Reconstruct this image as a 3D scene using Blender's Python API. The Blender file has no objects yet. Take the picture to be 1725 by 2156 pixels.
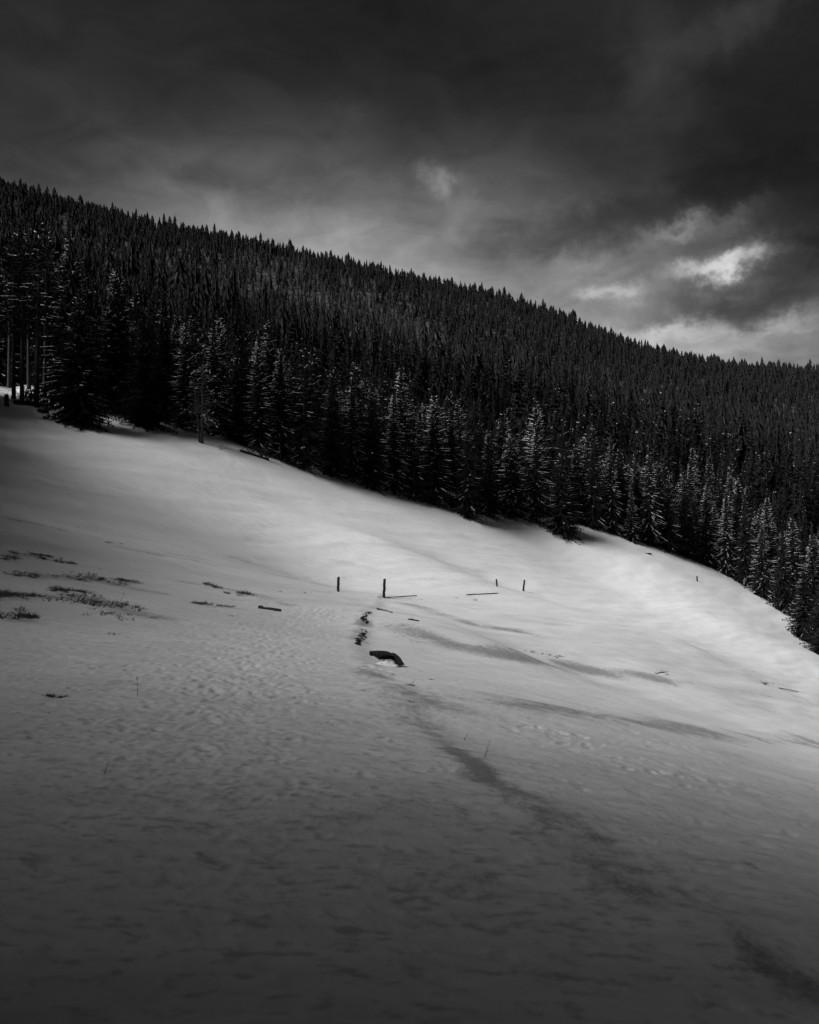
import bpy, math, random
import numpy as np
from mathutils import Vector

# ------------------------------------------------------------------ camera
sc = bpy.context.scene
EYE = 1.65
FPX = 1800.0            # focal length in pixels of a 1725 x 2156 frame
cam_d = bpy.data.cameras.new('camera')
cam = bpy.data.objects.new('camera', cam_d)
sc.collection.objects.link(cam)
cam.location = (0, 0, EYE)
cam.rotation_euler = (math.radians(90), 0, 0)
cam_d.sensor_fit = 'HORIZONTAL'
cam_d.sensor_width = 24.0
cam_d.lens = 24.0 * FPX / 1725.0
cam_d.clip_start = 0.05
cam_d.clip_end = 9000
cam_d.dof.use_dof = True
cam_d.dof.focus_distance = 70
cam_d.dof.aperture_fstop = 2.0
sc.camera = cam
sc.cycles.max_bounces = 4
sc.cycles.adaptive_threshold = 0.02
sc.cycles.diffuse_bounces = 2
sc.cycles.glossy_bounces = 2
sc.cycles.transmission_bounces = 0
sc.cycles.caustics_reflective = False
sc.cycles.caustics_refractive = False

# ------------------------------------------------------------------ sun and sky
SUN_AZ = math.radians(-117)      # clockwise from the view direction (+Y): behind, to the left
SUN_EL = math.radians(32)
sun_d = bpy.data.lights.new('sun', 'SUN')
sun_d.energy = 1.5
sun_d.angle = math.radians(44)
sun_d.color = (1.0, 1.0, 1.0)
sun = bpy.data.objects.new('sun', sun_d)
sc.collection.objects.link(sun)
sv = Vector((math.sin(SUN_AZ) * math.cos(SUN_EL), math.cos(SUN_AZ) * math.cos(SUN_EL), math.sin(SUN_EL)))
sun.rotation_euler = sv.to_track_quat('Z', 'Y').to_euler()
sun.location = sv * 50

sc.view_settings.view_transform = 'Standard'
sc.view_settings.look = 'None'
sc.view_settings.gamma = 1.0
sc.view_settings.use_curve_mapping = False
sc.view_settings.exposure = 2.6

world = bpy.data.worlds.new('World')
sc.world = world
world.use_nodes = True
wn, wl = world.node_tree.nodes, world.node_tree.links
wn.clear()

def W(t, **kw):
    n = wn.new(t)
    for k, v in kw.items():
        setattr(n, k, v)
    return n

def wmath(op, a, b=None, c=None, clamp=False):
    n = W('ShaderNodeMath', operation=op)
    n.use_clamp = clamp
    for i, q in enumerate((a, b, c)):
        if q is None:
            continue
        if isinstance(q, (int, float)):
            n.inputs[i].default_value = q
        else:
            wl.new(q, n.inputs[i])
    return n.outputs[0]

def pix_dir(X, Y):
    return Vector(((X - 862.5) / FPX, 1.0, (1078.0 - Y) / FPX)).normalized()

def build_sky():
    tc = W('ShaderNodeTexCoord')
    d = tc.outputs['Generated']
    sky = W('ShaderNodeTexSky', sky_type='NISHITA')
    sky.sun_disc = False
    sky.sun_elevation = SUN_EL
    sky.sun_rotation = SUN_AZ
    sky.air_density = 1.0
    sky.dust_density = 2.0
    bw = W('ShaderNodeRGBToBW')
    wl.new(sky.outputs[0], bw.inputs[0])
    sep = W('ShaderNodeSeparateXYZ')
    wl.new(d, sep.inputs[0])
    # cloud coordinates: the deck flattened on a plane overhead, stretched towards the horizon
    zz = wmath('ADD', wmath('ABSOLUTE', sep.outputs[2]), 0.28)
    cx = wmath('DIVIDE', sep.outputs[0], zz)
    cy = wmath('DIVIDE', sep.outputs[1], zz)
    comb = W('ShaderNodeCombineXYZ')
    wl.new(cx, comb.inputs[0]); wl.new(cy, comb.inputs[1])
    wl.new(wmath('MULTIPLY', sep.outputs[2], 1.6), comb.inputs[2])

    def noise(scale, detail, rough, dist, off):
        mp = W('ShaderNodeMapping')
        mp.inputs['Location'].default_value = off
        mp.inputs['Rotation'].default_value = (0, 0, 0.5)
        wl.new(comb.outputs[0], mp.inputs[0])
        n = W('ShaderNodeTexNoise')
        n.inputs['Scale'].default_value = scale
        n.inputs['Detail'].default_value = detail
        n.inputs['Roughness'].default_value = rough
        n.inputs['Distortion'].default_value = dist
        wl.new(mp.outputs[0], n.inputs['Vector'])
        return n.outputs['Fac']

    big = noise(1.1, 3.0, 0.45, 0.25, (3.1, 1.7, 0.4))
    mid = noise(3.4, 5.0, 0.52, 0.5, (0.3, 5.1, 2.0))
    fine = noise(9.0, 6.0, 0.55, 0.7, (7.3, 2.2, 1.0))

    def ramp01(v, lo, hi):
        n = W('ShaderNodeMapRange', interpolation_type='SMOOTHSTEP')
        n.inputs['From Min'].default_value = lo
        n.inputs['From Max'].default_value = hi
        wl.new(v, n.inputs['Value'])
        return n.outputs[0]

    # warp of the direction so that the breaks in the deck get ragged outlines
    wn_v = W('ShaderNodeTexNoise')
    wn_v.inputs['Scale'].default_value = 14.0
    wn_v.inputs['Detail'].default_value = 5.0
    wn_v.inputs['Roughness'].default_value = 0.66
    wl.new(d, wn_v.inputs['Vector'])
    sub = W('ShaderNodeVectorMath', operation='SUBTRACT')
    wl.new(wn_v.outputs['Color'], sub.inputs[0]); sub.inputs[1].default_value = (0.5, 0.5, 0.5)
    scl = W('ShaderNodeVectorMath', operation='SCALE')
    wl.new(sub.outputs[0], scl.inputs[0]); scl.inputs['Scale'].default_value = 0.09
    add = W('ShaderNodeVectorMath', operation='ADD')
    wl.new(d, add.inputs[0]); wl.new(scl.outputs[0], add.inputs[1])
    dw = add.outputs[0]

    def blob(X, Y, sx, sy, amp, tilt=0.0, vec=None):
        """thin place in the cloud deck: an anisotropic soft spot round a direction"""
        c = pix_dir(X, Y)
        r = Vector((c.y, -c.x, 0)).normalized()
        u = r.cross(c).normalized()
        ct, st = math.cos(tilt), math.sin(tilt)
        a, b = r * ct + u * st, u * ct - r * st
        def dot(v):
            n = W('ShaderNodeVectorMath', operation='DOT_PRODUCT')
            wl.new(vec or dw, n.inputs[0]); n.inputs[1].default_value = v
            return n.outputs['Value']
        q = wmath('ADD', wmath('POWER', wmath('ABSOLUTE', wmath('DIVIDE', dot(a), sx)), 2.0),
                  wmath('POWER', wmath('ABSOLUTE', wmath('DIVIDE', dot(b), sy)), 2.0))
        front = wmath('GREATER_THAN', dot(c), 0.0)
        return wmath('MULTIPLY', wmath('MULTIPLY', wmath('EXPONENT', wmath('MULTIPLY', q, -1.0)), amp), front)

    # wide pale zone low over the ridge (the deck is thinnest towards the horizon there)
    el = sep.outputs[2]
    lowband = wmath('EXPONENT', wmath('MULTIPLY', wmath('MAXIMUM', wmath('SUBTRACT', el, 0.12), 0.0), -9.0))
    glow = wmath('ADD', blob(1010, 680, 0.42, 0.115, 1.3, -0.16, d), blob(1650, 780, 0.22, 0.06, 0.1, 0.0, d))
    base = wmath('ADD', 0.078, wmath('MULTIPLY', lowband, 0.05))
    base = wmath('ADD', base, wmath('MULTIPLY', glow, wmath('ADD', 0.55, wmath('MULTIPLY', mid, 0.75))))
    spots = None
    for s in ((1522, 562, 0.038, 0.0095, 2.1, 0.22), (1500, 566, 0.075, 0.026, 0.35, 0.25), (1288, 618, 0.034, 0.011, 0.75, 0.2),
              (1262, 628, 0.018, 0.009, 0.4, 0.2), (918, 384, 0.018, 0.015, 0.62, -0.6), (950, 440, 0.035, 0.022, 0.22, -0.6),
              (1430, 490, 0.030, 0.010, 0.60, 0.25), (1530, 478, 0.030, 0.010, 0.22, 0.3),
              (1400, 712, 0.055, 0.011, 1.0, 0.12), (1560, 700, 0.055, 0.010, 0.3, 0.1), (1470, 742, 0.07, 0.010, 0.3, 0.05),
              (1240, 560, 0.055, 0.018, 0.36, 0.2), (560, 500, 0.16, 0.035, 0.22, -0.2), (820, 545, 0.12, 0.03, 0.25, -0.2), (440, 452, 0.045, 0.035, 0.26, -0.5),
              (1370, 130, 0.035, 0.055, 0.085, 0.25), (1560, 40, 0.07, 0.018, 0.10, 0.3), (770, 290, 0.035, 0.03, 0.06, 0.0),
              (1650, 690, 0.05, 0.010, 0.4, 0.1)):
        b = blob(*s)
        spots = b if spots is None else wmath('ADD', spots, b)
    spots = wmath('MULTIPLY', spots, wmath('ADD', 0.35, wmath('MULTIPLY', fine, 1.3)))
    # darker rolls of cloud crossing the pale zone
    cloud = wmath('ADD', wmath('ADD', wmath('MULTIPLY', ramp01(big, 0.30, 0.70), 0.42), wmath('MULTIPLY', ramp01(mid, 0.32, 0.70), 0.40)), wmath('MULTIPLY', ramp01(fine, 0.30, 0.70), 0.36))
    cloud = wmath('ADD', 0.55, wmath('MULTIPLY', cloud, 0.88))
    dark = None
    for s in ((1660, 520, 0.16, 0.035, 0.60, 0.15), (1560, 650, 0.13, 0.022, 0.50, 0.1), (1250, 480, 0.20, 0.030, 0.45, 0.18),
              (1640, 300, 0.16, 0.12, 0.45, 0.0), (150, 420, 0.17, 0.06, 0.35, -0.2)):
        b = blob(*s)
        dark = b if dark is None else wmath('ADD', dark, b)
    cloud = wmath('MULTIPLY', cloud, wmath('SUBTRACT', 1.0, wmath('MINIMUM', dark, 0.8)))
    deck = wmath('ADD', wmath('MULTIPLY', base, cloud), spots)
    # daylight above the deck (Nishita), evened out by the cloud it passes through
    light = wmath('POWER', wmath('MAXIMUM', bw.outputs[0], 0.01), 0.25)
    lum = wmath('MULTIPLY', deck, light)
    bg = W('ShaderNodeBackground')
    bg.inputs['Strength'].default_value = 0.10
    out = W('ShaderNodeOutputWorld')
    gain = wmath('MULTIPLY', lum, 0.30)
    comb2 = W('ShaderNodeCombineColor')
    for i in range(3):
        wl.new(gain, comb2.inputs[i])
    wl.new(comb2.outputs[0], bg.inputs['Color'])
    wl.new(bg.outputs[0], out.inputs['Surface'])
build_sky()
world.cycles.sampling_method = 'NONE'

# ------------------------------------------------------------------ helpers
rng = np.random.default_rng(7)
random.seed(7)
COL = sc.collection

def vhash(ix, iy, seed):
    h = (ix.astype(np.int64) * 374761393 + iy.astype(np.int64) * 668265263 + seed * 2147483647) & 0xFFFFFFFF
    h = ((h ^ (h >> 13)) * 1274126177) & 0xFFFFFFFF
    return ((h ^ (h >> 16)) & 0xFFFF).astype(np.float64) / 65535.0

def vnoise(x, y, seed=0):
    x = np.asarray(x, float); y = np.asarray(y, float)
    ix, iy = np.floor(x), np.floor(y)
    fx, fy = x - ix, y - iy
    fx = fx * fx * fx * (fx * (fx * 6 - 15) + 10); fy = fy * fy * fy * (fy * (fy * 6 - 15) + 10)
    a, b = vhash(ix, iy, seed), vhash(ix + 1, iy, seed)
    c, d = vhash(ix, iy + 1, seed), vhash(ix + 1, iy + 1, seed)
    return (a * (1 - fx) + b * fx) * (1 - fy) + (c * (1 - fx) + d * fx) * fy

def fbm(x, y, octv=4, seed=0, rough=0.5):
    s = 0; amp = 1; tot = 0
    for k in range(octv):
        s = s + amp * vnoise(np.asarray(x) * 2 ** k + 17.3 * k, np.asarray(y) * 2 ** k + 9.1 * k, seed + k)
        tot += amp; amp *= rough
    return s / tot

def sstep(a, b, x):
    t = np.clip((np.asarray(x, float) - a) / (b - a), 0, 1)
    return t * t * (3 - 2 * t)

class TPS:
    def __init__(self, pts, lam=0.0):
        P = np.array(pts, float); self.p = P[:, :2]; n = len(P)
        K = self.k(self.p, self.p) + np.diag(np.broadcast_to(lam, n))
        A = np.zeros((n + 3, n + 3)); A[:n, :n] = K
        A[:n, n] = 1; A[:n, n + 1:] = self.p; A[n:, :n] = A[:n, n:].T
        self.w = np.linalg.solve(A, np.concatenate([P[:, 2], np.zeros(3)]))
    @staticmethod
    def k(a, b):
        r2 = ((a[:, None, :] - b[None, :, :]) ** 2).sum(2)
        return 0.5 * r2 * np.log(r2 + 1e-9)
    def __call__(self, x, y):
        q = np.stack([np.ravel(x), np.ravel(y)], 1); out = np.empty(len(q)); n = len(self.p)
        for i in range(0, len(q), 40000):
            c = q[i:i + 40000]
            out[i:i + 40000] = self.k(c, self.p) @ self.w[:n] + self.w[n] + c @ self.w[n + 1:]
        return out.reshape(np.shape(x))

def P3(X, Y, d):
    return ((X - 862.5) / FPX * d, d, EYE + (1078.0 - Y) / FPX * d)

# ------------------------------------------------------------------ the lie of the land
MEADOW = [
    # along the path, near to far
    P3(860, 2156, 2.75), P3(860, 1900, 3.75), P3(800, 1700, 5.1), P3(720, 1560, 7.3), P3(700, 1450, 11), P3(690, 1380, 17),
    P3(700, 1320, 27), P3(760, 1270, 44), P3(809, 1258, 50), P3(712, 1246, 60), P3(900, 1251, 58), P3(1075, 1243, 80), P3(1046, 1235, 92),
    P3(1250, 1232, 126), P3(1468, 1224, 152),
    # left, uphill
    P3(20, 2000, 3.25), P3(20, 1700, 4.9), P3(20, 1580, 6.4), P3(20, 1450, 9.4), P3(20, 1300, 17), P3(20, 1200, 26), P3(20, 1050, 48),
    P3(20, 940, 72), P3(20, 862, 92), P3(360, 1300, 21), P3(360, 1200, 38), P3(300, 1100, 56), P3(330, 1000, 76), P3(600, 1150, 70),
    P3(600, 1060, 92), P3(800, 1130, 80),
    # right, downhill
    P3(1150, 1400, 33), P3(1000, 1330, 32), P3(1300, 1560, 9.6), P3(1100, 1480, 11.5), P3(1640, 1800, 5.2), P3(1680, 1620, 12), P3(1640, 1500, 42),
    P3(1400, 1420, 40), P3(1620, 1440, 72), P3(1400, 1330, 76), P3(1650, 1400, 98), P3(1250, 1200, 136), P3(1000, 1180, 100), P3(1500, 1290, 120),
    # forest edge
    P3(165, 893, 92), P3(300, 905, 98), P3(423, 932, 100), P3(560, 965, 106), P3(640, 1000, 112), P3(760, 1030, 119), P3(880, 1066, 126), P3(1000, 1096, 131),
    P3(1110, 1128, 140), P3(1240, 1153, 144), P3(1380, 1168, 153), P3(1480, 1195, 170), P3(1560, 1238, 170), P3(1640, 1292, 156), P3(1700, 1360, 142),
    # around and behind the camera
    (0, 0, 0.02), (-3, 0, 0.12), (4, 0, -0.25), (0, -20, 0.3), (-20, -10, 1.2), (-20, 20, 2.2), (20, -10, -3.6), (30, 10, -8.5), (-40, 40, 9.0), (45, 30, -16),
    (-60, 0, 8), (60, 0, -16), (0, -60, 2.0), (-70, 80, 22), (90, 90, -34), (-100, 20, 24), (-60, -60, 12), (60, -60, -12),
]
# far points carry a little slack so that the slope stays smooth between them
meadow = TPS(MEADOW, [0.02 + (50.0 * (min(math.hypot(p[0], p[1]), 170) / 100) ** 3 if math.hypot(p[0], p[1]) > 55 else 0.0) for p in MEADOW])

def M3(X, Y, d):
    return P3(X, Y, d)
MOUNT = []
for X, e, zoff in ((0, 95, -1), (200, 97, -2), (420, 104, -3), (640, 114, -5), (880, 128, -5), (1000, 134, -5), (1240, 140, -4), (1480, 165, -6), (1700, 140, -6)):
    ye = np.interp(X, [0, 165, 423, 640, 880, 1000, 1240, 1480, 1640, 1725], [858, 893, 932, 1000, 1066, 1096, 1153, 1195, 1292, 1390])
    x, y, z = P3(X, ye, e); k = (e + 30) / e
    MOUNT.append((x * k, y * k, z + zoff))
XS = [-150, 0, 300, 430, 600, 800, 1000, 1200, 1300, 1400, 1500, 1725, 1900]
# ground lines (tree tops stand about 15 m above them)
L230 = [800, 790, 820, 840, 880, 920, 960, 995, 1020, 1045, 1070, 1120, 1160]
L380 = [530, 562, 606, 646, 712, 758, 800, 852, 880, 910, 940, 985, 1005]
L560 = [560, 590, 650, 684, 726, 758, 795, 835, 858, 880, 900, 920, 930]
L900 = [344, 404, 484, 510, 540, 588, 630, 690, 742, 772, 790, 794, 796]
for i, X in enumerate(XS):
    MOUNT.append(M3(X, L230[i], 235)); MOUNT.append(M3(X, L380[i], 385)); MOUNT.append(M3(X, L560[i], 560))
    MOUNT.append(M3(X, L900[i], 900))
    x, y, z = M3(X, L900[i], 900)
    MOUNT.append((x * 1.3, y * 1.3, z - 40)); MOUNT.append((x * 2.2, y * 2.2, z - 190))
for s, hh in ((-1, 1.0), (1, 0.25)):
    for a in (50, 80, 115, 150, 179):
        for r, z in ((300, 60), (900, 300), (2200, 260)):
            MOUNT.append((s * r * math.sin(math.radians(a)), r * math.cos(math.radians(a)), z * (hh if a < 150 else 0.3)))
mount = TPS(MOUNT, 5.0)

EDGE_T = np.array([(-180, 60), (-140, 60), (-110, 40), (-80, 32), (-60, 38), (-45, 62), (-30, 92), (-25, 100)] +
                  [(math.degrees(math.atan((X - 862.5) / FPX)), d * math.hypot(1, (X - 862.5) / FPX)) for X, d in
                   ((60, 97), (165, 95), (300, 100), (423, 104), (560, 109), (640, 114), (760, 121), (880, 128), (1000, 134), (1110, 145), (1240, 153),
                    (1380, 164), (1480, 180), (1560, 175), (1640, 164), (1700, 148))] + [(30, 125), (45, 110), (80, 100), (130, 80), (180, 60)], float)
def edge_r(x, y):
    return np.interp(np.degrees(np.arctan2(x, y)), EDGE_T[:, 0], EDGE_T[:, 1])

def base_z(x, y):
    x = np.asarray(x, float); y = np.asarray(y, float)
    r = np.hypot(x, y)
    zm = meadow(x, y)
    far = r > 60
    w = np.where(far, sstep(2, 70, r - edge_r(x, y)), 0.0)
    zz = zm.copy() if zm.ndim else np.array(zm)
    if np.any(w > 0):
        m = w > 0
        zz[m] = zm[m] * (1 - w[m]) + mount(x[m], y[m]) * w[m]
    return zz

def hit0(X, Y, zfun, dmax=260.0):
    """where the ray through a point of the photograph meets the ground"""
    u, v = (X - 862.5) / FPX, (1078.0 - Y) / FPX
    d = np.geomspace(1.5, dmax, 900)
    g = zfun(u * d, d) - (EYE + v * d)
    k = np.argmax(g > 0) if np.any(g > 0) else len(d) - 1
    if k == 0:
        dd = d[0]
    else:
        t = g[k - 1] / (g[k - 1] - g[k] + 1e-12); dd = d[k - 1] + np.clip(t, 0, 1) * (d[k] - d[k - 1])
    return float(u * dd), float(dd)

def poly(pts, zfun=base_z):
    return np.array([hit0(X, Y, zfun) for X, Y in pts])

def pdist(x, y, pl):
    """distance to a polyline, signed side (right of travel > 0) and position along it"""
    best = np.full(np.shape(x), 1e9); side = np.zeros(np.shape(x)); along = np.zeros(np.shape(x)); acc = 0.0
    for (ax, ay), (bx, by) in zip(pl[:-1], pl[1:]):
        dx, dy = bx - ax, by - ay; L = math.hypot(dx, dy) + 1e-9
        t = np.clip(((x - ax) * dx + (y - ay) * dy) / L ** 2, 0, 1)
        ex, ey = x - ax - t * dx, y - ay - t * dy
        dd = np.hypot(ex, ey); m = dd < best
        best = np.where(m, dd, best); side = np.where(m, np.sign(ex * dy - ey * dx), side); along = np.where(m, acc + t * L, along)
        acc += L
    return best, side, along

EDGE_PATH = poly([(1620, 2060), (1300, 1850), (1130, 1700), (1040, 1650), (945, 1565), (880, 1510), (815, 1440), (770, 1395), (752, 1350), (765, 1300), (800, 1262)])

def relief(x, y):
    """drifts, wind streaks and the trodden lip of the path"""
    x = np.asarray(x, float); y = np.asarray(y, float)
    r = np.hypot(x, y)
    # streaks run across the slope
    c, s = math.cos(0.95), math.sin(0.95)
    a, b = x * c + y * s, -x * s + y * c
    z = (fbm(a / 26, b / 7.0, 3, 11) - 0.5) * 0.35 * sstep(12, 60, r)
    z = z + (fbm(a / 9, b / 1.8, 3, 21) - 0.5) * 0.20 * sstep(6, 30, r)
    z = z + (fbm(x / 1.7, y / 1.7, 3, 31) - 0.5) * 0.06
    z = z + (fbm(x / 0.42, y / 0.42, 3, 41) - 0.5) * 0.020 * (1 - sstep(15, 40, r))
    d, side, al = pdist(x, y, EDGE_PATH)
    lip = sstep(-0.30, 0.45, d * side)
    k = 0.11 * sstep(0, 4, al) * (0.15 + 1.2 * vnoise(al / 1.3, al * 0, 5)) * (0.4 + 0.6 * sstep(6, 14, al))
    z = z - k * lip * np.exp(-np.clip(d * side, 0, None) / 3.0)
    z = z + 0.05 * np.exp(-(d / 0.30) ** 2) * (vnoise(al / 0.5, al * 0 + 3, 6) - 0.2)
    fl = sstep(-5, 40, r - edge_r(x, y))
    z = z * (1 - 0.5 * fl) + fl * (fbm(x / 9, y / 9, 3, 51) - 0.5) * 2.0
    return z

def ground_z(x, y):
    x = np.atleast_1d(np.asarray(x, float)); y = np.atleast_1d(np.asarray(y, float))
    return base_z(x, y) + relief(x, y)

def gz(x, y):
    return float(ground_z([x], [y])[0])

def hit(X, Y, dmax=260.0):
    x, y = hit0(X, Y, ground_z, dmax)
    return x, y, gz(x, y)

# ------------------------------------------------------------------ materials (black-and-white photograph: every colour is a grey)
def new_mat(name):
    m = bpy.data.materials.new(name); m.use_nodes = True
    nt = m.node_tree; b = nt.nodes['Principled BSDF']
    return m, nt, b

def grey(v):
    return (v, v, v, 1)

def simple_mat(name, lo, hi, scale, rough=0.9, bump=0.0, spec=0.2, stretch=(1, 1, 1)):
    m, nt, b = new_mat(name)
    tc = nt.nodes.new('ShaderNodeTexCoord'); mp = nt.nodes.new('ShaderNodeMapping'); n = nt.nodes.new('ShaderNodeTexNoise'); cr = nt.nodes.new('ShaderNodeValToRGB')
    mp.inputs['Scale'].default_value = stretch
    n.inputs['Scale'].default_value = scale; n.inputs['Detail'].default_value = 6
    cr.color_ramp.elements[0].position = 0.3; cr.color_ramp.elements[0].color = grey(lo)
    cr.color_ramp.elements[1].position = 0.7; cr.color_ramp.elements[1].color = grey(hi)
    nt.links.new(tc.outputs['Object'], mp.inputs[0]); nt.links.new(mp.outputs[0], n.inputs['Vector'])
    nt.links.new(n.outputs['Fac'], cr.inputs[0]); nt.links.new(cr.outputs[0], b.inputs['Base Color'])
    b.inputs['Roughness'].default_value = rough
    b.inputs['Specular IOR Level'].default_value = spec
    if bump:
        bp = nt.nodes.new('ShaderNodeBump'); bp.inputs['Distance'].default_value = bump; bp.inputs['Strength'].default_value = 0.8
        nt.links.new(n.outputs['Fac'], bp.inputs['Height']); nt.links.new(bp.outputs[0], b.inputs['Normal'])
    return m

MAT = {}
MAT['foliage'] = simple_mat('spruce_needles', 0.007, 0.016, 0.9, 0.9, 0, 0.0)
MAT['frost_and_lit'] = simple_mat('frosted_and_lit_needles', 0.013, 0.031, 0.35, 0.9, 0, 0.0)  # also gives one far stand its painted sunlit paleness
MAT['bark'] = simple_mat('spruce_bark', 0.014, 0.04, 7.0, 0.95, 0.03, 0.1, (1, 1, 0.25))
MAT['dead'] = simple_mat('dead_wood', 0.018, 0.05, 6.0, 0.9, 0.02, 0.1, (1, 1, 0.2))
MAT['branch_snow'] = simple_mat('branch_snow', 0.40, 0.66, 4.0, 0.7, 0, 0.2)
MAT['post'] = simple_mat('weathered_post_wood', 0.012, 0.030, 9.0, 0.9, 0.01, 0.1, (1, 1, 0.12))
MAT['grass'] = simple_mat('dry_grass', 0.055, 0.13, 12.0, 0.9, 0, 0.1)
MAT['earth'] = simple_mat('frozen_earth', 0.014, 0.040, 14.0, 0.95, 0.03, 0.1)
MAT['rock'] = simple_mat('dark_rock', 0.008, 0.05, 16.0, 0.85, 0.03, 0.2)
MAT['lump_snow'] = simple_mat('heaped_snow', 0.70, 0.82, 5.0, 0.8, 0.01, 0.2)

def snow_ground_mat():
    m, nt, b = new_mat('snow_field')
    N, L = nt.nodes, nt.links
    tc = N.new('ShaderNodeTexCoord')
    def attr(name):
        a = N.new('ShaderNodeAttribute'); a.attribute_name = name; return a.outputs['Fac']
    def noise(scale, detail, rough=0.55, st=None, rot=0.0):
        n = N.new('ShaderNodeTexNoise'); n.inputs['Scale'].default_value = scale; n.inputs['Detail'].default_value = detail
        n.inputs['Roughness'].default_value = rough
        if st:
            mp = N.new('ShaderNodeMapping'); mp.inputs['Rotation'].default_value = (0, 0, rot); mp.inputs['Scale'].default_value = st
            L.new(tc.outputs['Object'], mp.inputs[0]); L.new(mp.outputs[0], n.inputs['Vector'])
        else:
            L.new(tc.outputs['Object'], n.inputs['Vector'])
        return n.outputs['Fac']
    def mt(op, a, c, clamp=False):
        n = N.new('ShaderNodeMath'); n.operation = op; n.use_clamp = clamp
        for i, q in enumerate((a, c)):
            if isinstance(q, (int, float)): n.inputs[i].default_value = q
            else: L.new(q, n.inputs[i])
        return n.outputs[0]
    def rmp(v, lo, hi):
        n = N.new('ShaderNodeMapRange'); n.interpolation_type = 'SMOOTHSTEP'
        n.inputs['From Min'].default_value = lo; n.inputs['From Max'].default_value = hi
        L.new(v, n.inputs['Value']); return n.outputs[0]
    thin, floor_shade = attr('thin'), attr('floor_shade')
    fine = noise(5.5, 8, 0.68)
    streak = noise(1.0, 6, 0.65, (0.55, 3.6, 1.0), -0.95)
    grain = noise(38.0, 4, 0.6)
    # thin snow: old ice and grass tips grin through in fine broken patches
    k = mt('ADD', mt('MULTIPLY', fine, 0.62), mt('ADD', mt('MULTIPLY', streak, 0.30), mt('MULTIPLY', grain, 0.22)))
    t = mt('MULTIPLY', thin, 1.0)
    fac = rmp(mt('ADD', k, mt('MULTIPLY', t, 0.36)), 0.66, 0.93)
    fac = mt('MULTIPLY', mt('MULTIPLY', fac, rmp(t, 0.02, 0.35)), mt('ADD', 0.45, mt('MULTIPLY', grain, 0.7)))
    snow_c = N.new('ShaderNodeMix'); snow_c.data_type = 'RGBA'
    snow_c.inputs[6].default_value = grey(0.70); snow_c.inputs[7].default_value = grey(0.83)
    L.new(rmp(mt('ADD', mt('MULTIPLY', streak, 0.7), mt('MULTIPLY', fine, 0.3)), 0.30, 0.62), snow_c.inputs[0])
    mx = N.new('ShaderNodeMix'); mx.data_type = 'RGBA'
    L.new(fac, mx.inputs[0]); L.new(snow_c.outputs[2], mx.inputs[6]); mx.inputs[7].default_value = grey(0.20)
    # specks of dirt, needles and broken crust where boots have passed
    trod = attr('trod')
    dash = noise(1.0, 5, 0.6, (7.0, 17.0, 8.0), 0.15)
    sp = mt('MULTIPLY', rmp(mt('ADD', dash, mt('MULTIPLY', fine, 0.35)), 0.70, 0.86), mt('MULTIPLY', trod, 0.55))
    m2 = N.new('ShaderNodeMix'); m2.data_type = 'RGBA'
    L.new(sp, m2.inputs[0]); L.new(mx.outputs[2], m2.inputs[6]); m2.inputs[7].default_value = grey(0.25)
    mx = m2
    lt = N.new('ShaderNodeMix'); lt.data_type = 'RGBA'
    lk = mt('MULTIPLY', rmp(mt('ADD', noise(0.35, 5, 0.7), mt('MULTIPLY', floor_shade, 0.55)), 0.62, 0.95), floor_shade)  # shade under the trees, put into the snow colour
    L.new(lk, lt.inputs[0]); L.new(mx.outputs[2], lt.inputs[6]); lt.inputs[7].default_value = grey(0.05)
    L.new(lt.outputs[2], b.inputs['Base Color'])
    b.inputs['Roughness'].default_value = 0.62
    b.inputs['Specular IOR Level'].default_value = 0.25
    bp = N.new('ShaderNodeBump'); bp.inputs['Distance'].default_value = 0.035; bp.inputs['Strength'].default_value = 0.55
    L.new(mt('ADD', mt('MULTIPLY', fine, 1.0), mt('ADD', mt('MULTIPLY', grain, 0.22), mt('MULTIPLY', streak, 0.8))), bp.inputs['Height'])
    L.new(bp.outputs[0], b.inputs['Normal'])
    return m
MAT['snow'] = snow_ground_mat()

# ------------------------------------------------------------------ mesh and tagging helpers
def mesh_np(name, V, F, mats, midx=None, smooth=False):
    V = np.ascontiguousarray(V, np.float32); F = np.ascontiguousarray(F, np.int32)
    me = bpy.data.meshes.new(name)
    me.vertices.add(len(V)); me.vertices.foreach_set('co', V.ravel())
    nf, k = F.shape
    me.loops.add(nf * k); me.loops.foreach_set('vertex_index', F.ravel())
    me.polygons.add(nf)
    me.polygons.foreach_set('loop_start', np.arange(0, nf * k, k, dtype=np.int32))
    for m in mats:
        me.materials.append(m)
    if midx is not None:
        me.polygons.foreach_set('material_index', np.ascontiguousarray(midx, np.int32))
    me.polygons.foreach_set('use_smooth', np.full(nf, smooth))
    me.update(calc_edges=True)
    return me

def obj(name, me, parent=None):
    o = bpy.data.objects.new(name, me); COL.objects.link(o)
    if parent is not None:
        o.parent = parent
    return o

def tag(o, label=None, cat=None, group=None, kind=None):
    if label: o['label'] = label
    if cat: o['category'] = cat
    if group: o['group'] = group
    if kind: o['kind'] = kind
    return o

def empty(name, loc, rz=0.0, s=1.0):
    o = bpy.data.objects.new(name, None); COL.objects.link(o)
    o.empty_display_size = 0.3
    o.location = loc; o.rotation_euler = (0, 0, rz); o.scale = (s, s, s)
    return o

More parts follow.
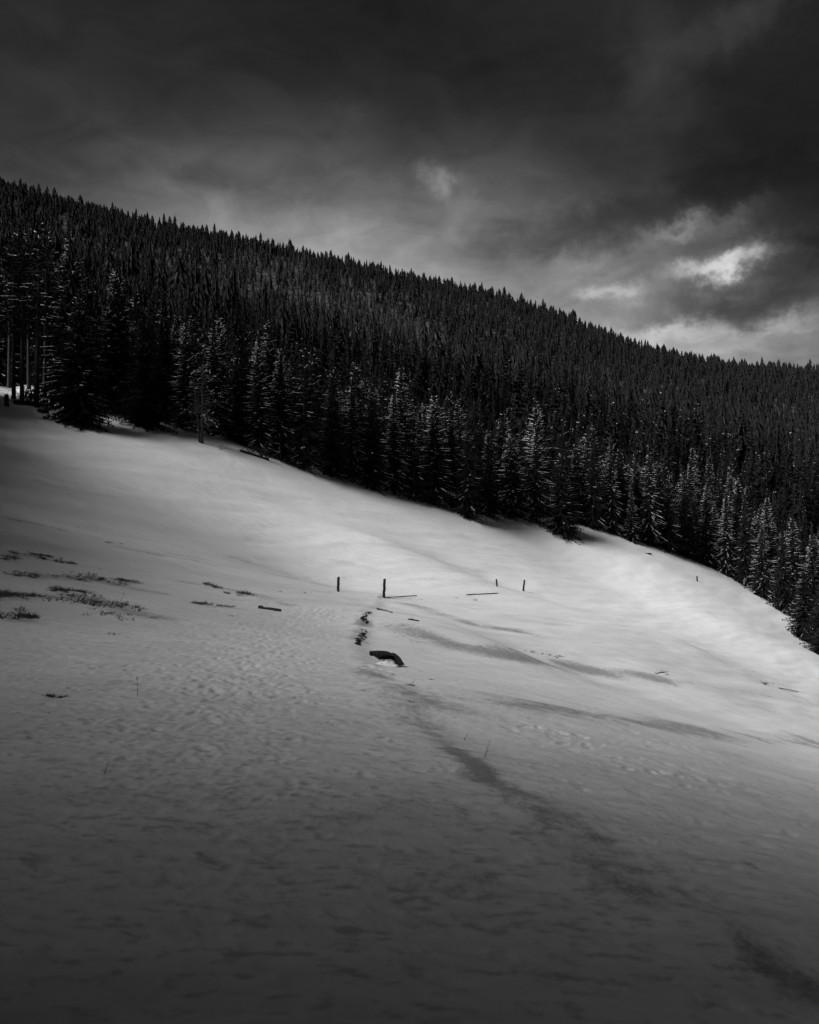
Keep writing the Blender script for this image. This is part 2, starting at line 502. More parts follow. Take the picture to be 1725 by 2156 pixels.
class MB:
    """collects triangles"""
    def __init__(self): self.v, self.f, self.n = [], [], 0
    def add(self, V, F):
        V = np.asarray(V, float).reshape(-1, 3); F = np.asarray(F, int)
        self.v.append(V); self.f.append(F + self.n); self.n += len(V)
    def arrays(self):
        return np.concatenate(self.v), np.concatenate(self.f)
    def tube(self, pts, rad, k=6, cap=True, noise=0.0):
        pts = np.asarray(pts, float); n = len(pts); rad = np.broadcast_to(rad, (n,))
        T = np.gradient(pts, axis=0); T /= np.linalg.norm(T, axis=1)[:, None] + 1e-9
        up = np.array([0, 0, 1.0]) if abs(T[0, 2]) < 0.8 else np.array([1.0, 0, 0])
        A = np.cross(T, up); A /= np.linalg.norm(A, axis=1)[:, None] + 1e-9
        B = np.cross(T, A)
        th = np.linspace(0, 2 * np.pi, k, endpoint=False)
        rr = rad[:, None] * (1 + noise * (rng.random((n, k)) - 0.5) * 2)
        R = pts[:, None, :] + rr[:, :, None] * (np.cos(th)[None, :, None] * A[:, None, :] + np.sin(th)[None, :, None] * B[:, None, :])
        V = R.reshape(-1, 3); F = []
        for i in range(n - 1):
            for j in range(k):
                a, b2 = i * k + j, i * k + (j + 1) % k
                F += [(a, b2, b2 + k), (a, b2 + k, a + k)]
        if cap:
            V = np.concatenate([V, pts[:1], pts[-1:]])
            for j in range(k):
                F += [((j + 1) % k, j, n * k), ((n - 1) * k + j, (n - 1) * k + (j + 1) % k, n * k + 1)]
        self.add(V, F)
    def mesh(self, name, mat, smooth=False):
        V, F = self.arrays()
        return mesh_np(name, V, F, [mat], None, smooth)

# ------------------------------------------------------------------ ground
def build_ground():
    fr = np.radians(np.linspace(-33, 33, 500))
    sd = np.radians(np.linspace(33, 327, 76)[1:-1])
    th = np.concatenate([fr, sd]); nt_ = len(th)
    rr = np.concatenate([np.geomspace(0.25, 1.8, 14)[:-1], np.geomspace(1.8, 60, 400)[:-1], np.geomspace(60, 190, 110)[:-1], np.geomspace(190, 3600, 60)])
    nr = len(rr)
    T, R = np.meshgrid(th, rr)
    X, Y = R * np.sin(T), R * np.cos(T)
    Z = base_z(X.ravel(), Y.ravel()).reshape(X.shape) + relief(X.ravel(), Y.ravel()).reshape(X.shape)
    # boot prints along the trodden track and some stray ones
    tr = [((640, 1275), (560, 1330), (500, 1400), (400, 1480), (330, 1560), (300, 1700)), ((660, 1275), (620, 1330), (560, 1400), (520, 1500), (520, 1620), (560, 1800), (620, 2100)),
          ((1060, 1500), (1300, 1590), (1500, 1660)), ((900, 1250), (1050, 1240), (1300, 1228)), ((790, 1420), (850, 1400), (950, 1420)), ((700, 1265), (760, 1255), (850, 1252))]
    wts = [4.2, 2.6, 1.6, 0.8, 1.2, 0.8]
    lr = np.log(rr)
    def dent(px, py, ang, ln, wd, dep):
        r0 = math.hypot(px, py); t0 = math.atan2(px, py)
        if abs(t0) > math.radians(32.5): return
        i0, i1 = np.searchsorted(rr, (max(r0 - 0.6, 0.3), r0 + 0.6)); dj = 0.6 / r0
        j0, j1 = np.searchsorted(fr, (t0 - dj, t0 + dj))
        if i1 <= i0 or j1 <= j0: return
        sx, sy = X[i0:i1, j0:j1] - px, Y[i0:i1, j0:j1] - py
        c, s = math.cos(ang), math.sin(ang)
        a, b = (sx * c + sy * s) / ln, (-sx * s + sy * c) / wd
        q = a * a + b * b
        Z[i0:i1, j0:j1] += -dep * np.exp(-q * q * 1.2) + dep * 0.22 * np.exp(-(np.sqrt(q) - 1.45) ** 2 / 0.10)
    g = np.random.default_rng(5)
    for pts, wt in zip(tr, wts):
        pl = poly(pts)
        seg = np.hypot(*np.diff(pl, axis=0).T); L = seg.sum()
        cum = np.concatenate([[0], np.cumsum(seg)])
        n = int(L * 9.0 * wt)
        for q in range(n):
            s = g.random() * L
            px, py = np.interp(s, cum, pl[:, 0]), np.interp(s, cum, pl[:, 1])
            w = 0.42 * wt * (0.5 + py / 40)
            w = min(w, 2.0)
            px += g.normal(0, w * 0.45); py += g.normal(0, w * 0.2)
            dent(px, py, 1.3 + g.normal(0, 0.7), g.uniform(0.05, 0.13), g.uniform(0.03, 0.06), g.uniform(0.005, 0.024) * (0.35 + 0.65 * float(sstep(4, 10, py))))
    for q in range(2200):
        py = g.uniform(2.5, 26); px = g.uniform(-0.5, 0.5) * py
        dent(px, py, g.uniform(-0.4, 0.4), g.uniform(0.04, 0.12), g.uniform(0.025, 0.05), g.uniform(0.004, 0.016))
    V = np.stack([X, Y, Z], 2).reshape(-1, 3)
    V = np.concatenate([V, [[0, 0, float(Z[0].mean())]]])
    i = np.arange(nr - 1)[:, None]; j = np.arange(nt_)[None, :]; j2 = (j + 1) % nt_
    a, b, c, d = (i * nt_ + j), (i * nt_ + j2), ((i + 1) * nt_ + j2), ((i + 1) * nt_ + j)
    F = np.concatenate([np.stack([a, c, b], 2).reshape(-1, 3), np.stack([a, d, c], 2).reshape(-1, 3)])
    jj = np.arange(nt_)
    F = np.concatenate([F, np.stack([np.full(nt_, nr * nt_), jj, (jj + 1) % nt_], 1)])
    me = mesh_np('snow_ground', V, F, [MAT['snow']], None, True)
    # flip if needed
    # thin-snow mask: strokes where wind and boots have worn the cover
    x, y = V[:, 0], V[:, 1]
    thin = np.zeros(len(V))
    strokes = [
        ([(850, 1318), (880, 1330), (960, 1358), (1080, 1385), (1200, 1402), (1380, 1428)], 1.4, 1.0),
        ([(815, 1262), (900, 1285), (1000, 1318), (1090, 1332)], 1.3, 0.85), ([(900, 1262), (1010, 1285), (1100, 1310), (1200, 1320)], 0.6, 0.45),
        ([(1100, 1345), (1250, 1375), (1400, 1395)], 0.5, 0.4), ([(1060, 1250), (1180, 1282), (1320, 1300)], 0.6, 0.35),
        ([(1090, 1478), (1250, 1500), (1400, 1530), (1560, 1548), (1720, 1560)], 1.0, 0.8), ([(1380, 1560), (1520, 1585), (1700, 1600)], 0.45, 0.45),
        ([(1200, 1395), (1400, 1440), (1560, 1460)], 0.35, 0.6), ([(1350, 1425), (1500, 1445), (1690, 1475)], 0.3, 0.5),
        ([(765, 1405), (800, 1440), (850, 1475), (890, 1520)], 0.42, 0.8), ([(890, 1520), (960, 1580), (1050, 1655), (1130, 1690), (1260, 1765)], 0.17, 1.1),
        ([(1050, 1655), (1130, 1720), (1220, 1800), (1350, 1900)], 0.30, 0.6),
        ([(1260, 1765), (1400, 1860), (1500, 1930), (1620, 2030), (1720, 2090)], 0.20, 0.9), ([(780, 1440), (870, 1455), (960, 1490)], 0.5, 0.7),
        ([(770, 1300), (760, 1330), (755, 1350)], 0.45, 0.9), ([(765, 1400), (810, 1440), (880, 1510), (960, 1580), (1050, 1655), (1140, 1710)], 0.10, 0.7),
        ([(1050, 1660), (1180, 1760), (1330, 1860), (1480, 1960), (1640, 2060), (1720, 2110)], 0.42, 0.62), ([(810, 1450), (880, 1520), (980, 1600), (1060, 1670)], 0.38, 0.5),
        ([(620, 1760), (760, 1720), (900, 1700), (1040, 1720)], 0.30, 0.4), ([(800, 1860), (900, 1840), (1050, 1880)], 0.20, 0.35),
        ([(760, 2000), (900, 2020), (1080, 2050), (1250, 2010)], 0.25, 0.3), ([(500, 1930), (650, 1960)], 0.2, 0.4), ([(150, 1620), (210, 1660), (330, 1600)], 0.4, 0.25),
        ([(0, 1172), (60, 1172), (150, 1190), (230, 1205)], 0.5, 0.65), ([(20, 1210), (110, 1215), (200, 1222), (280, 1238), (340, 1248)], 0.55, 0.65),
        ([(0, 1250), (80, 1250), (180, 1258), (270, 1285), (330, 1300)], 0.9, 0.75), ([(0, 1290), (40, 1305)], 0.5, 0.9), ([(0, 1085), (60, 1095), (120, 1110)], 0.6, 0.7),
        ([(120, 1095), (240, 1122), (330, 1138)], 0.6, 0.45), ([(200, 1130), (300, 1160), (410, 1180)], 0.7, 0.6), ([(230, 1145), (330, 1168), (420, 1182)], 0.3, 0.7),
        ([(330, 1165), (430, 1185), (520, 1200)], 0.6, 0.5), ([(390, 1228), (470, 1240), (540, 1255), (600, 1270)], 0.8, 0.7), ([(380, 1270), (480, 1280), (560, 1290)], 0.5, 0.6),
        ([(480, 1172), (540, 1188), (620, 1212), (700, 1238), (780, 1250)], 1.3, 0.65), ([(360, 1165), (450, 1180), (560, 1205), (650, 1215)], 0.8, 0.5),
        ([(700, 1180), (770, 1195), (840, 1212)], 0.8, 0.5), ([(520, 1130), (640, 1150), (720, 1165)], 0.8, 0.3), ([(830, 1215), (900, 1222), (960, 1224)], 0.7, 0.55),
        ([(640, 1246), (720, 1246), (800, 1246)], 0.5, 0.45), ([(430, 1340), (600, 1290), (660, 1272)], 2.0, 0.35), ([(280, 1420), (200, 1450), (90, 1470)], 0.5, 0.4),
    ]
    for pts, w, st in strokes:
        pl = poly(pts)
        d, side, al = pdist(x, y, pl)
        near = d < 6 * w
        brk = np.ones(len(V)); brk[near] = sstep(0.30, 0.62, fbm(al[near] / (0.9 + w), al[near] * 0 + w * 7, 3, 75)) * 0.45 + 0.55
        wob = np.zeros(len(V)); wob[near] = fbm(x[near] / (1.2 * w + 0.1), y[near] / (1.2 * w + 0.1), 4, 71)
        k = np.exp(-(d / w / (0.35 + 1.3 * wob)) ** 2) * st * near * brk
        thin = np.maximum(thin, k)
    r = np.hypot(x, y)
    c, s = math.cos(0.95), math.sin(0.95)
    a, b = x * c + y * s, -x * s + y * c
    bgd = sstep(0.52, 0.78, fbm(a / 16, b / 1.6, 4, 81)) * 0.40 * sstep(12, 30, r) * (1 - sstep(70, 105, r))
    thin = np.maximum(thin, bgd)
    fg = sstep(0.48, 0.72, fbm(x / 0.8, y / 0.8, 4, 91)) * 0.40 * (1 - sstep(4.0, 8.5, r)) * sstep(-0.55, 0.1, x / (y + 0.1))
    thin = np.maximum(thin, fg)
    floor_shade = sstep(3, 22, r - edge_r(x, y))  # mask for the painted forest shade, growing inward from the snow edge
    tp, _, _ = pdist(x, y, poly([(640, 1272), (560, 1330), (480, 1420), (400, 1520), (500, 1700), (700, 1900), (800, 2150)]))
    trod = np.exp(-(tp / (1.2 + 0.12 * y.clip(0, 40))) ** 2) * sstep(60, 35, r) + 0.6 * (1 - sstep(7, 22, r))
    trod = np.clip(trod * (0.45 + 0.9 * fbm(x / 1.5, y / 1.5, 3, 95)), 0, 1)
    for nm, arr in (('thin', thin), ('floor_shade', floor_shade), ('trod', trod)):
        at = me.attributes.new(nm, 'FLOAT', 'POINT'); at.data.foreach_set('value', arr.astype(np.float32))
    o = obj('snow_ground', me)
    tag(o, 'snow-covered meadow slope with trodden path below the forest', kind='structure')
    return o
build_ground()

# ------------------------------------------------------------------ spruce trees
def kites(B, D, S, L, Wd):
    """flat four-cornered sprays: base B, direction D, side S, length L, width Wd (arrays)"""
    n = len(B); L = L[:, None]; Wd = Wd[:, None]
    V = np.stack([B, B + D * L * 0.45 + S * Wd, B + D * L, B + D * L * 0.45 - S * Wd], 1).reshape(-1, 3)
    k = np.arange(n)[:, None] * 4
    F = np.concatenate([k + np.array([[0, 1, 2]]), k + np.array([[0, 2, 3]])])
    return V, F

def norm(a):
    return a / (np.linalg.norm(a, axis=-1, keepdims=True) + 1e-9)

OCT_F = np.array([(0, 2, 4), (2, 1, 4), (1, 3, 4), (3, 0, 4), (2, 0, 5), (1, 2, 5), (3, 1, 5), (0, 3, 5)])
def lumps(C, D, l, w, h):
    n = len(C)
    S = norm(np.cross(D, np.array([0, 0, 1.0]))); U = np.cross(S, D)
    l, w, h = l[:, None], w[:, None], h[:, None]
    V = np.stack([C - D * l, C + D * l, C - S * w, C + S * w, C + U * h, C - U * h * 0.4], 1).reshape(-1, 3)
    F = (np.arange(n)[:, None, None] * 6 + OCT_F[None]).reshape(-1, 3)
    return V, F

def spruce(seed, H=18.0, R=2.6, bare=0.6, spacing=0.46, nb=(5, 8), step=0.36, sparse=0.0, lod=0, droop=1.0, snow=0.35, shape=0.8, k2=6):
    """returns crown, trunk and snow arrays for one spruce standing at the origin"""
    g = np.random.default_rng(seed); gs = np.random.default_rng(seed + 1000)
    cr, sn, tr = MB(), MB(), MB()
    lean = g.normal(0, 0.006, 2)
    z = bare
    Bs, Ds, Ss, Ls, Ws = [], [], [], [], []
    sc_, sd_, sl_, sw_, sh_ = [], [], [], [], []
    while z < H - 0.15 and lod < 2:
        t = (z - bare) / (H - bare)
        prof = (1 - t) ** shape
        if t < 0.10: prof *= 0.75 + 2.5 * t
        n = g.integers(nb[0], nb[1] + 1)
        if t > 0.85: n = max(3, n - 2)
        az0 = g.random() * 6.28
        snow_w = snow * (0.2 + 1.6 * gs.random() ** 2)
        gap = g.random() < 0.10
        for q in range(n):
            if g.random() < sparse: continue
            az = az0 + 6.283 * q / n + g.normal(0, 0.28)
            L = (R * prof) * g.uniform(0.62, 1.18) * (0.7 if gap else 1) + 0.16
            out = np.array([math.cos(az), math.sin(az), 0.0]); sidev = np.array([-out[1], out[0], 0.0])
            a = (-0.06 + 0.62 * t) + g.normal(0, 0.07); b = (0.55 - 0.25 * t) * droop; c = 0.24
            def pt(s):
                s = np.atleast_1d(s)[:, None]
                return np.array([lean[0] * z, lean[1] * z, z]) + out * (L * s) + np.array([0, 0, 1.0]) * L * (a * s - b * s ** 2 + c * s ** 3)
            k = max(2, int(L / step))
            if lod == 0:
                s = np.linspace(0.14, 0.98, k) + g.normal(0, 0.02, k)
                Pc = pt(s); T = norm(pt(s + 0.03) - Pc)
                ws = (1 - 0.55 * s)
                tl = (0.16 + 0.26 * L ** 0.6) * ws
                for sg in (-1, 1):
                    D = norm(T * 0.62 + sidev * sg * 0.8 + np.array([0, 0, -0.16]) + g.normal(0, 0.13, (k, 3)))
                    Bs.append(Pc); Ds.append(D); Ss.append(norm(np.cross(D, np.array([0, 0, 1.0]) + g.normal(0, 0.35, (k, 3))))); Ls.append(tl * g.uniform(0.7, 1.35, k)); Ws.append(np.full(k, 0.07) + 0.13 * tl)
                D = norm(T * 0.45 + np.array([0, 0, -1.0]) + g.normal(0, 0.22, (k, 3)))
                Bs.append(Pc); Ds.append(D); Ss.append(norm(np.cross(D, sidev + g.normal(0, 0.5, (k, 3))))); Ls.append((0.16 + 0.16 * L ** 0.5) * g.uniform(0.6, 1.4, k)); Ws.append(np.full(k, 0.06) + 0.05 * tl)
                tip = pt(0.93); Bs.append(tip); Ds.append(norm(pt(1.0) - tip)); Ss.append(sidev[None]); Ls.append(np.array([0.30 + 0.05 * L])); Ws.append(np.array([0.07]))
                # limb itself
                if L > 0.9:
                    p = pt(np.linspace(0, 0.9, 4)); cr_lim = p
                    tr.tube(cr_lim, np.linspace(0.030 + 0.008 * L, 0.012, 4), 3, cap=False)
                # snow lies in runs along the outer half of some limbs
                cl = 0.5 + 0.5 * math.sin(1.7 * z + seed) * math.cos(2 * az + 0.6 * z)
                if snow > 0 and L > 0.5 and gs.random() < min(0.9, snow * 2.2) * (0.5 + 0.8 * cl):
                    # rime along the top of the limb and down a few of its twigs
                    e0 = gs.uniform(0.25, 0.6); q4 = pt(np.linspace(e0, 1.0, 4)) + np.array([0, 0, 0.045])
                    sn.tube(q4, np.array([0.018, 0.030, 0.026, 0.010]) * gs.uniform(0.7, 1.3), 3, cap=False)
                    for sg in (-1, 1):
                        if gs.random() < 0.6:
                            b0 = pt(gs.uniform(e0, 0.95))[0] + np.array([0, 0, 0.04]); dd = norm(out * 0.62 + sidev * sg * 0.8 + np.array([0, 0, -0.18]))
                            sn.tube(np.stack([b0, b0 + dd * (0.14 + 0.16 * L ** 0.6)]), np.array([0.022, 0.010]), 3, cap=False)
                if gs.random() < snow_w * 1.1 * (0.35 + 1.3 * cl):
                    s0 = gs.uniform(0.35, 0.75); s1 = min(1.02, s0 + gs.uniform(0.15, 0.55)); ns = max(2, int((s1 - s0) * L / 0.20))
                    ss = np.linspace(s0, s1, ns) + gs.normal(0, 0.02, ns)
                    C = pt(ss); Tt = norm(pt(ss + 0.03) - C)
                    off = gs.normal(0, 0.05, ns)
                    sc_.append(C + sidev * off[:, None] + np.array([0, 0, 0.035])); sd_.append(norm(Tt + sidev * gs.normal(0, 0.3, (ns, 1))))
                    sl_.append(gs.uniform(0.10, 0.26, ns)); sw_.append(gs.uniform(0.03, 0.07, ns)); sh_.append(gs.uniform(0.015, 0.05, ns))
                    nt2 = gs.poisson(1.5 * L)
                    if nt2:
                        ss = gs.uniform(s0, s1, nt2); C = pt(ss); sg = np.where(gs.random(nt2) < 0.5, -1.0, 1.0)
                        off = gs.uniform(0.08, 0.4, nt2) * sg * (1.15 - ss)
                        sc_.append(C + sidev * off[:, None] + out * np.abs(off)[:, None] * 0.6 + np.array([0, 0, -0.05]) * np.abs(off)[:, None] + np.array([0, 0, 0.03]))
                        sd_.append(norm(out * 0.62 + sidev * sg[:, None] * 0.8 + np.array([0, 0, -0.15]))); sl_.append(gs.uniform(0.06, 0.16, nt2)); sw_.append(gs.uniform(0.03, 0.06, nt2)); sh_.append(gs.uniform(0.02, 0.05, nt2))
            else:
                m = 2 if lod == 1 else 1
                p0 = pt(0.05)[0]; p1 = pt(0.55)[0]; p2 = pt(1.0)[0]
                D1 = norm(p2 - p0); ll = np.linalg.norm(p2 - p0)
                wv = (0.30 if lod == 1 else 0.40) * (0.5 + 0.35 * L)
                Bs.append(p0[None]); Ds.append(D1[None]); Ss.append(norm(sidev + np.array([0, 0, g.normal(0, 0.25)]))[None]); Ls.append(np.array([ll])); Ws.append(np.array([wv]))
                if m == 2 or t < 2:
                    Dh = norm(D1 + np.array([0, 0, -0.32])); Bs.append(p0[None]); Ds.append(Dh[None]); Ss.append(norm(np.cross(Dh, sidev) + sidev * g.normal(0, 0.3))[None]); Ls.append(np.array([ll * 0.95])); Ws.append(np.array([0.20 + 0.12 * L]))
                if gs.random() < snow_w * (2.0 if lod == 1 else 1.2):
                    ns = 1 if lod == 2 else int(gs.integers(1, 3)); ss = gs.uniform(0.5, 1.0, ns)
                    sc_.append(pt(ss) + np.array([0, 0, 0.05])); sd_.append(norm(np.tile(D1, (ns, 1)) + sidev * gs.normal(0, 0.5, (ns, 1)))); sl_.append(gs.uniform(0.12, 0.38, ns)); sw_.append(gs.uniform(0.06, 0.13, ns)); sh_.append(gs.uniform(0.05, 0.10, ns))
        z += spacing * g.uniform(0.75, 1.25) * (1.0 - 0.35 * t)
    if lod or sparse == 0:
        tiers = max(4, int((H - bare) / (0.9 if lod == 0 else 2.1 if lod == 1 else spacing))); k = 9 if lod == 0 else 7 if lod == 1 else k2
        fillr = (0.62, 0.5, 1.0)[lod]
        for q in range(tiers):
            t0 = q / tiers; zb = bare + (H - bare) * t0; zt = min(H, zb + (H - bare) / tiers * 2.2)
            rad = (R * (1 - t0) ** shape * fillr + 0.10) * g.uniform(0.75, 1.25, k)
            an = np.linspace(0, 6.283, k, endpoint=False) + g.random() * 6
            V = np.concatenate([np.stack([np.cos(an) * rad, np.sin(an) * rad, zb + g.normal(0, 0.25, k) + 0.12 * (H - bare) / tiers], 1), [[0, 0, zt]]])
            # saw-toothed skirt
            am = an + 6.283 / k / 2; rm = rad * 0.45
            V = np.concatenate([V, np.stack([np.cos(am) * rm, np.sin(am) * rm, np.full(k, zb + 0.35 * (zt - zb))], 1)])
            cr.add(V, [(i, k + 1 + i, k) for i in range(k)] + [(k + 1 + i, (i + 1) % k, k) for i in range(k)])
    # leader
    if lod == 2 and snow > 0:
        ns = gs.poisson(snow * 22)
        tt = gs.uniform(0.05, 0.85, ns); an = gs.random(ns) * 6.283; rr_ = R * (1 - tt) ** shape * 0.9
        sc_.append(np.stack([np.cos(an) * rr_, np.sin(an) * rr_, bare + (H - bare) * (tt + 0.02)], 1)); sd_.append(norm(np.stack([np.cos(an), np.sin(an), np.full(ns, -0.3)], 1))); sl_.append(gs.uniform(0.2, 0.45, ns)); sw_.append(gs.uniform(0.1, 0.2, ns)); sh_.append(gs.uniform(0.06, 0.14, ns))
    top = np.array([[lean[0] * H, lean[1] * H, H - 0.5]])
    for sg in ((1, 0, 0), (0, 1, 0)):
        Bs.append(top); Ds.append(np.array([[0, 0, 1.0]])); Ss.append(np.array([sg], float)); Ls.append(np.array([0.9])); Ws.append(np.array([0.07 if lod == 0 else 0.13]))
    V, F = kites(np.concatenate(Bs), np.concatenate(Ds), np.concatenate(Ss), np.concatenate(Ls), np.concatenate(Ws))
    cr.add(V, F)
    if sc_:
        V, F = lumps(np.concatenate(sc_), np.concatenate(sd_), np.concatenate(sl_), np.concatenate(sw_), np.concatenate(sh_)); sn.add(V, F)
    hs = np.array([-1.0, 0.0, 0.5, H * 0.35, H * 0.7, H - 0.3]) if lod == 0 else np.array([-0.5, H * 0.5, H - 0.3])
    rad = (0.012 * H + 0.02) * np.clip(1 - hs / H, 0.04, 1); rad[0] *= 1.25
    if lod == 0: rad[1] *= 1.2
    tr.tube(np.stack([lean[0] * hs, lean[1] * hs, hs], 1), rad, 8 if lod == 0 else 3, cap=False, noise=0.06 if lod == 0 else 0)
    return cr, tr, sn

VAR = {}
def variant(key, **kw):
    """spruce meshes shared by alike trees: key -> (trunk mesh, crown mesh, {snow level: mesh}, height)"""
    lv = {}
    crown = trunk = None
    for nm, s in (('bare', 0.0), ('light', 0.09), ('heavy', 0.34)):
        cr, tr, sn = spruce(snow=s, **kw)
        if nm == 'bare':
            crown = cr.mesh('crown', MAT['foliage']); trunk = tr.mesh('trunk', MAT['bark'], True)
        lv[nm] = sn.mesh('branch_snow', MAT['branch_snow'], True) if sn.n else None
    VAR[key] = (trunk, crown, lv, kw.get('H', 18.0))
variant('dense_a', seed=1, R=3.8, bare=0.3)
variant('dense_b', seed=2, R=3.4, bare=0.4, droop=1.15)
variant('dense_c', seed=3, R=4.3, bare=0.2, shape=0.7)
variant('slim_a', seed=4, R=3.0, bare=0.5, nb=(5, 7), droop=1.3)
variant('slim_b', seed=5, R=2.6, bare=0.6, nb=(4, 7), shape=0.65, droop=1.4)
variant('wide', seed=6, R=5.2, bare=0.15, shape=0.8, nb=(9, 12), step=0.30)
variant('fine', seed=7, R=3.7, bare=0.8, nb=(5, 7), sparse=0.22, shape=0.75)
variant('tall_stem', seed=8, R=2.2, bare=7.0, nb=(4, 6), sparse=0.15, shape=0.6)
variant('young', seed=9, R=4.4, bare=0.3, nb=(5, 8), spacing=0.7, shape=0.9)

def grow(key, level, x, y, h, rz, label, cat='tree', group=None, sink=0.15):
    trunk, crown, lv, H = VAR[key]
    s = h / H
    o = empty('spruce_tree', (x, y, gz(x, y) - sink), rz, s)
    tag(o, label, cat, group)
    obj('trunk', trunk, o); c = obj('crown', crown, o)
    if lv[level] is not None:
        tag(obj('branch_snow', lv[level], c), kind='stuff')
    return o

ET_X = [0, 60, 165, 300, 423, 560, 640, 760, 880, 1000, 1110, 1240, 1380, 1480, 1560, 1640, 1700, 1800]
ET_D = [97, 97, 95, 100, 104, 109, 114, 121, 128, 134, 145, 153, 164, 180, 175, 164, 148, 135]
def at_edge(X, off):
    d = float(np.interp(X, ET_X, ET_D)) + off
    return (X - 862.5) / FPX * d, d

FRONT = [
    # X in the photograph, metres behind the edge of the snow, height, kind, snow, label
    (19, 9, 19, 'tall_stem', 'light', 'thin bare-stemmed spruce at the left border, farthest back of the six bare stems'),
    (29, 0, 20, 'tall_stem', 'bare', 'dark bare-stemmed spruce just right of the upright stump at the left border'),
    (46, -1, 20, 'tall_stem', 'light', 'thickest bare-stemmed spruce behind the butt of the fallen tree'),
    (61, 8, 18, 'tall_stem', 'bare', 'slender bare-stemmed spruce set back between the two front stems on the left'),
    (77, -1, 21, 'tall_stem', 'light', 'pale straight bare-stemmed spruce rising behind the middle of the fallen tree'),
    (94, 6, 20, 'tall_stem', 'light', 'bare-stemmed spruce nearest the wide black spruce on the left'),
    (165, -3, 14.5, 'wide', 'light', 'wide black spruce with its lowest branch tips reaching right over the snow'),
    (150, 7, 20, 'dense_c', 'heavy', 'tall snow-streaked spruce rising directly behind the wide black spruce'),
    (248, 7, 19, 'dense_a', 'heavy', 'snow-dusted spruce with layered white branch tips right of the wide black spruce'),
    (305, 0, 13.5, 'wide', 'bare', 'dark bushy spruce left of the small twigs poking from the snow'),
    (345, 9, 17, 'dense_b', 'light', 'spruce standing back in the gap behind the small twigs'),
    (392, 3, 14, 'dense_a', 'heavy', 'snow-flecked spruce just left of the forked dead tree'),
    (450, 4, 15, 'slim_a', 'heavy', 'narrow spruce with bright snowy tiers just right of the forked dead tree'),
    (500, 6, 14, 'dense_b', 'light', 'dark spruce directly behind the fallen log with bare branches'),
    (545, 3, 15, 'dense_a', 'heavy', 'bright snow-laden spruce above the right end of the fallen log'),
    (590, 3, 15.5, 'dense_b', 'heavy', 'snowy spruce between the fallen log and the fine grey spruce'),
    (640, 0, 17, 'fine', 'light', 'fine-twigged grey spruce with a see-through pointed crown'),
    (700, 2, 15.5, 'dense_c', 'light', 'first dark spruce right of the fine-twigged grey spruce'),
    (742, 2, 15, 'slim_a', 'heavy', 'second spruce right of the fine-twigged grey spruce, narrow and snowy'),
    (785, 1, 16, 'dense_a', 'light', 'third spruce right of the fine-twigged grey spruce'),
    (830, 2, 15.5, 'dense_b', 'heavy', 'fourth spruce right of the fine-twigged grey spruce, with heavy snow flecks'),
    (872, 1, 15, 'fine', 'light', 'fifth spruce right of the fine-twigged grey spruce, thin crowned'),
    (915, 2, 17, 'dense_c', 'heavy', 'second spruce left of the one with its trunk foot showing'),
    (950, 3, 16, 'slim_b', 'heavy', 'narrow spruce just left of the one with its trunk foot showing'),
    (986, -1, 16, 'dense_b', 'light', 'spruce with its dark trunk foot showing above the middle of the snow edge'),
    (1030, 4, 15, 'dense_a', 'light', 'spruce set back behind the hollow pocket of snow, left one'),
    (1078, 6, 15, 'wide', 'heavy', 'spruce set back behind the hollow pocket of snow, right one'),
    (1130, 3, 17.5, 'slim_a', 'heavy', 'brightly snow-laden narrow spruce left of the big bushy dark spruce'),
    (1183, -2, 14.5, 'wide', 'light', 'big bushy dark spruce standing forward on the snow right of the hollow'),
    (1250, 8, 19, 'dense_b', 'light', 'spruce set back just right of the big bushy dark spruce'),
    (1288, 6, 17.5, 'slim_b', 'heavy', 'slim spruce with bright snow tiers, second right of the big bushy dark spruce'),
    (1330, 2, 10, 'young', 'heavy', 'short young spruce with snow on every tier'),
    (1368, 5, 20, 'slim_a', 'heavy', 'tall spruce with the whitest drooping branches, just right of the short young spruce'),
    (1408, 2, 16, 'fine', 'light', 'thin grey spruce right of the tall white-branched spruce'),
    (1445, 5, 19, 'fine', 'bare', 'sparse dark spruce with a visible thin stem, second right of the tall white-branched spruce'),
    (1490, 3, 18, 'dense_a', 'heavy', 'snow-flecked spruce above the lone distant post'),
    (1530, 2, 17, 'slim_b', 'heavy', 'narrow snowy spruce, first right of the lone distant post'),
    (1568, 2, 18, 'dense_b', 'light', 'dark spruce, second right of the lone distant post'),
    (1605, 0, 14, 'dense_c', 'heavy', 'spruce with low branches hanging over the right snow edge'),
    (1648, 0, 16, 'dense_a', 'light', 'dark spruce, second from the right border along the snow edge'),
    (1694, -6, 12, 'wide', 'light', 'low black spruce at the right border where the snow edge drops'),
    (1738, -12, 13, 'wide', 'bare', 'black spruce cut off by the right border'),
]
placed = []
for X, off, h, key, lv, lab in FRONT:
    x, y = at_edge(X, off)
    placed.append((x, y))
    grow(key, lv, x, y, h, random.uniform(0, 6.28), lab, group='spruces along the front of the forest edge')

def scatter(n_try, sampler, mind, existing, nmax=None):
    cell = {}
    def key(x, y): return (int(x // mind), int(y // mind))
    for x, y in existing:
        cell.setdefault(key(x, y), []).append((x, y))
    res = []
    for _ in range(n_try):
        x, y = sampler()
        kx, ky = key(x, y)
        ok = True
        for i in (-1, 0, 1):
            for j in (-1, 0, 1):
                for (a, b) in cell.get((kx + i, ky + j), ()):
                    if (a - x) ** 2 + (b - y) ** 2 < mind * mind: ok = False; break
                if not ok: break
            if not ok: break
        if ok:
            cell.setdefault((kx, ky), []).append((x, y)); res.append((x, y))
            if nmax and len(res) >= nmax: break
    return res

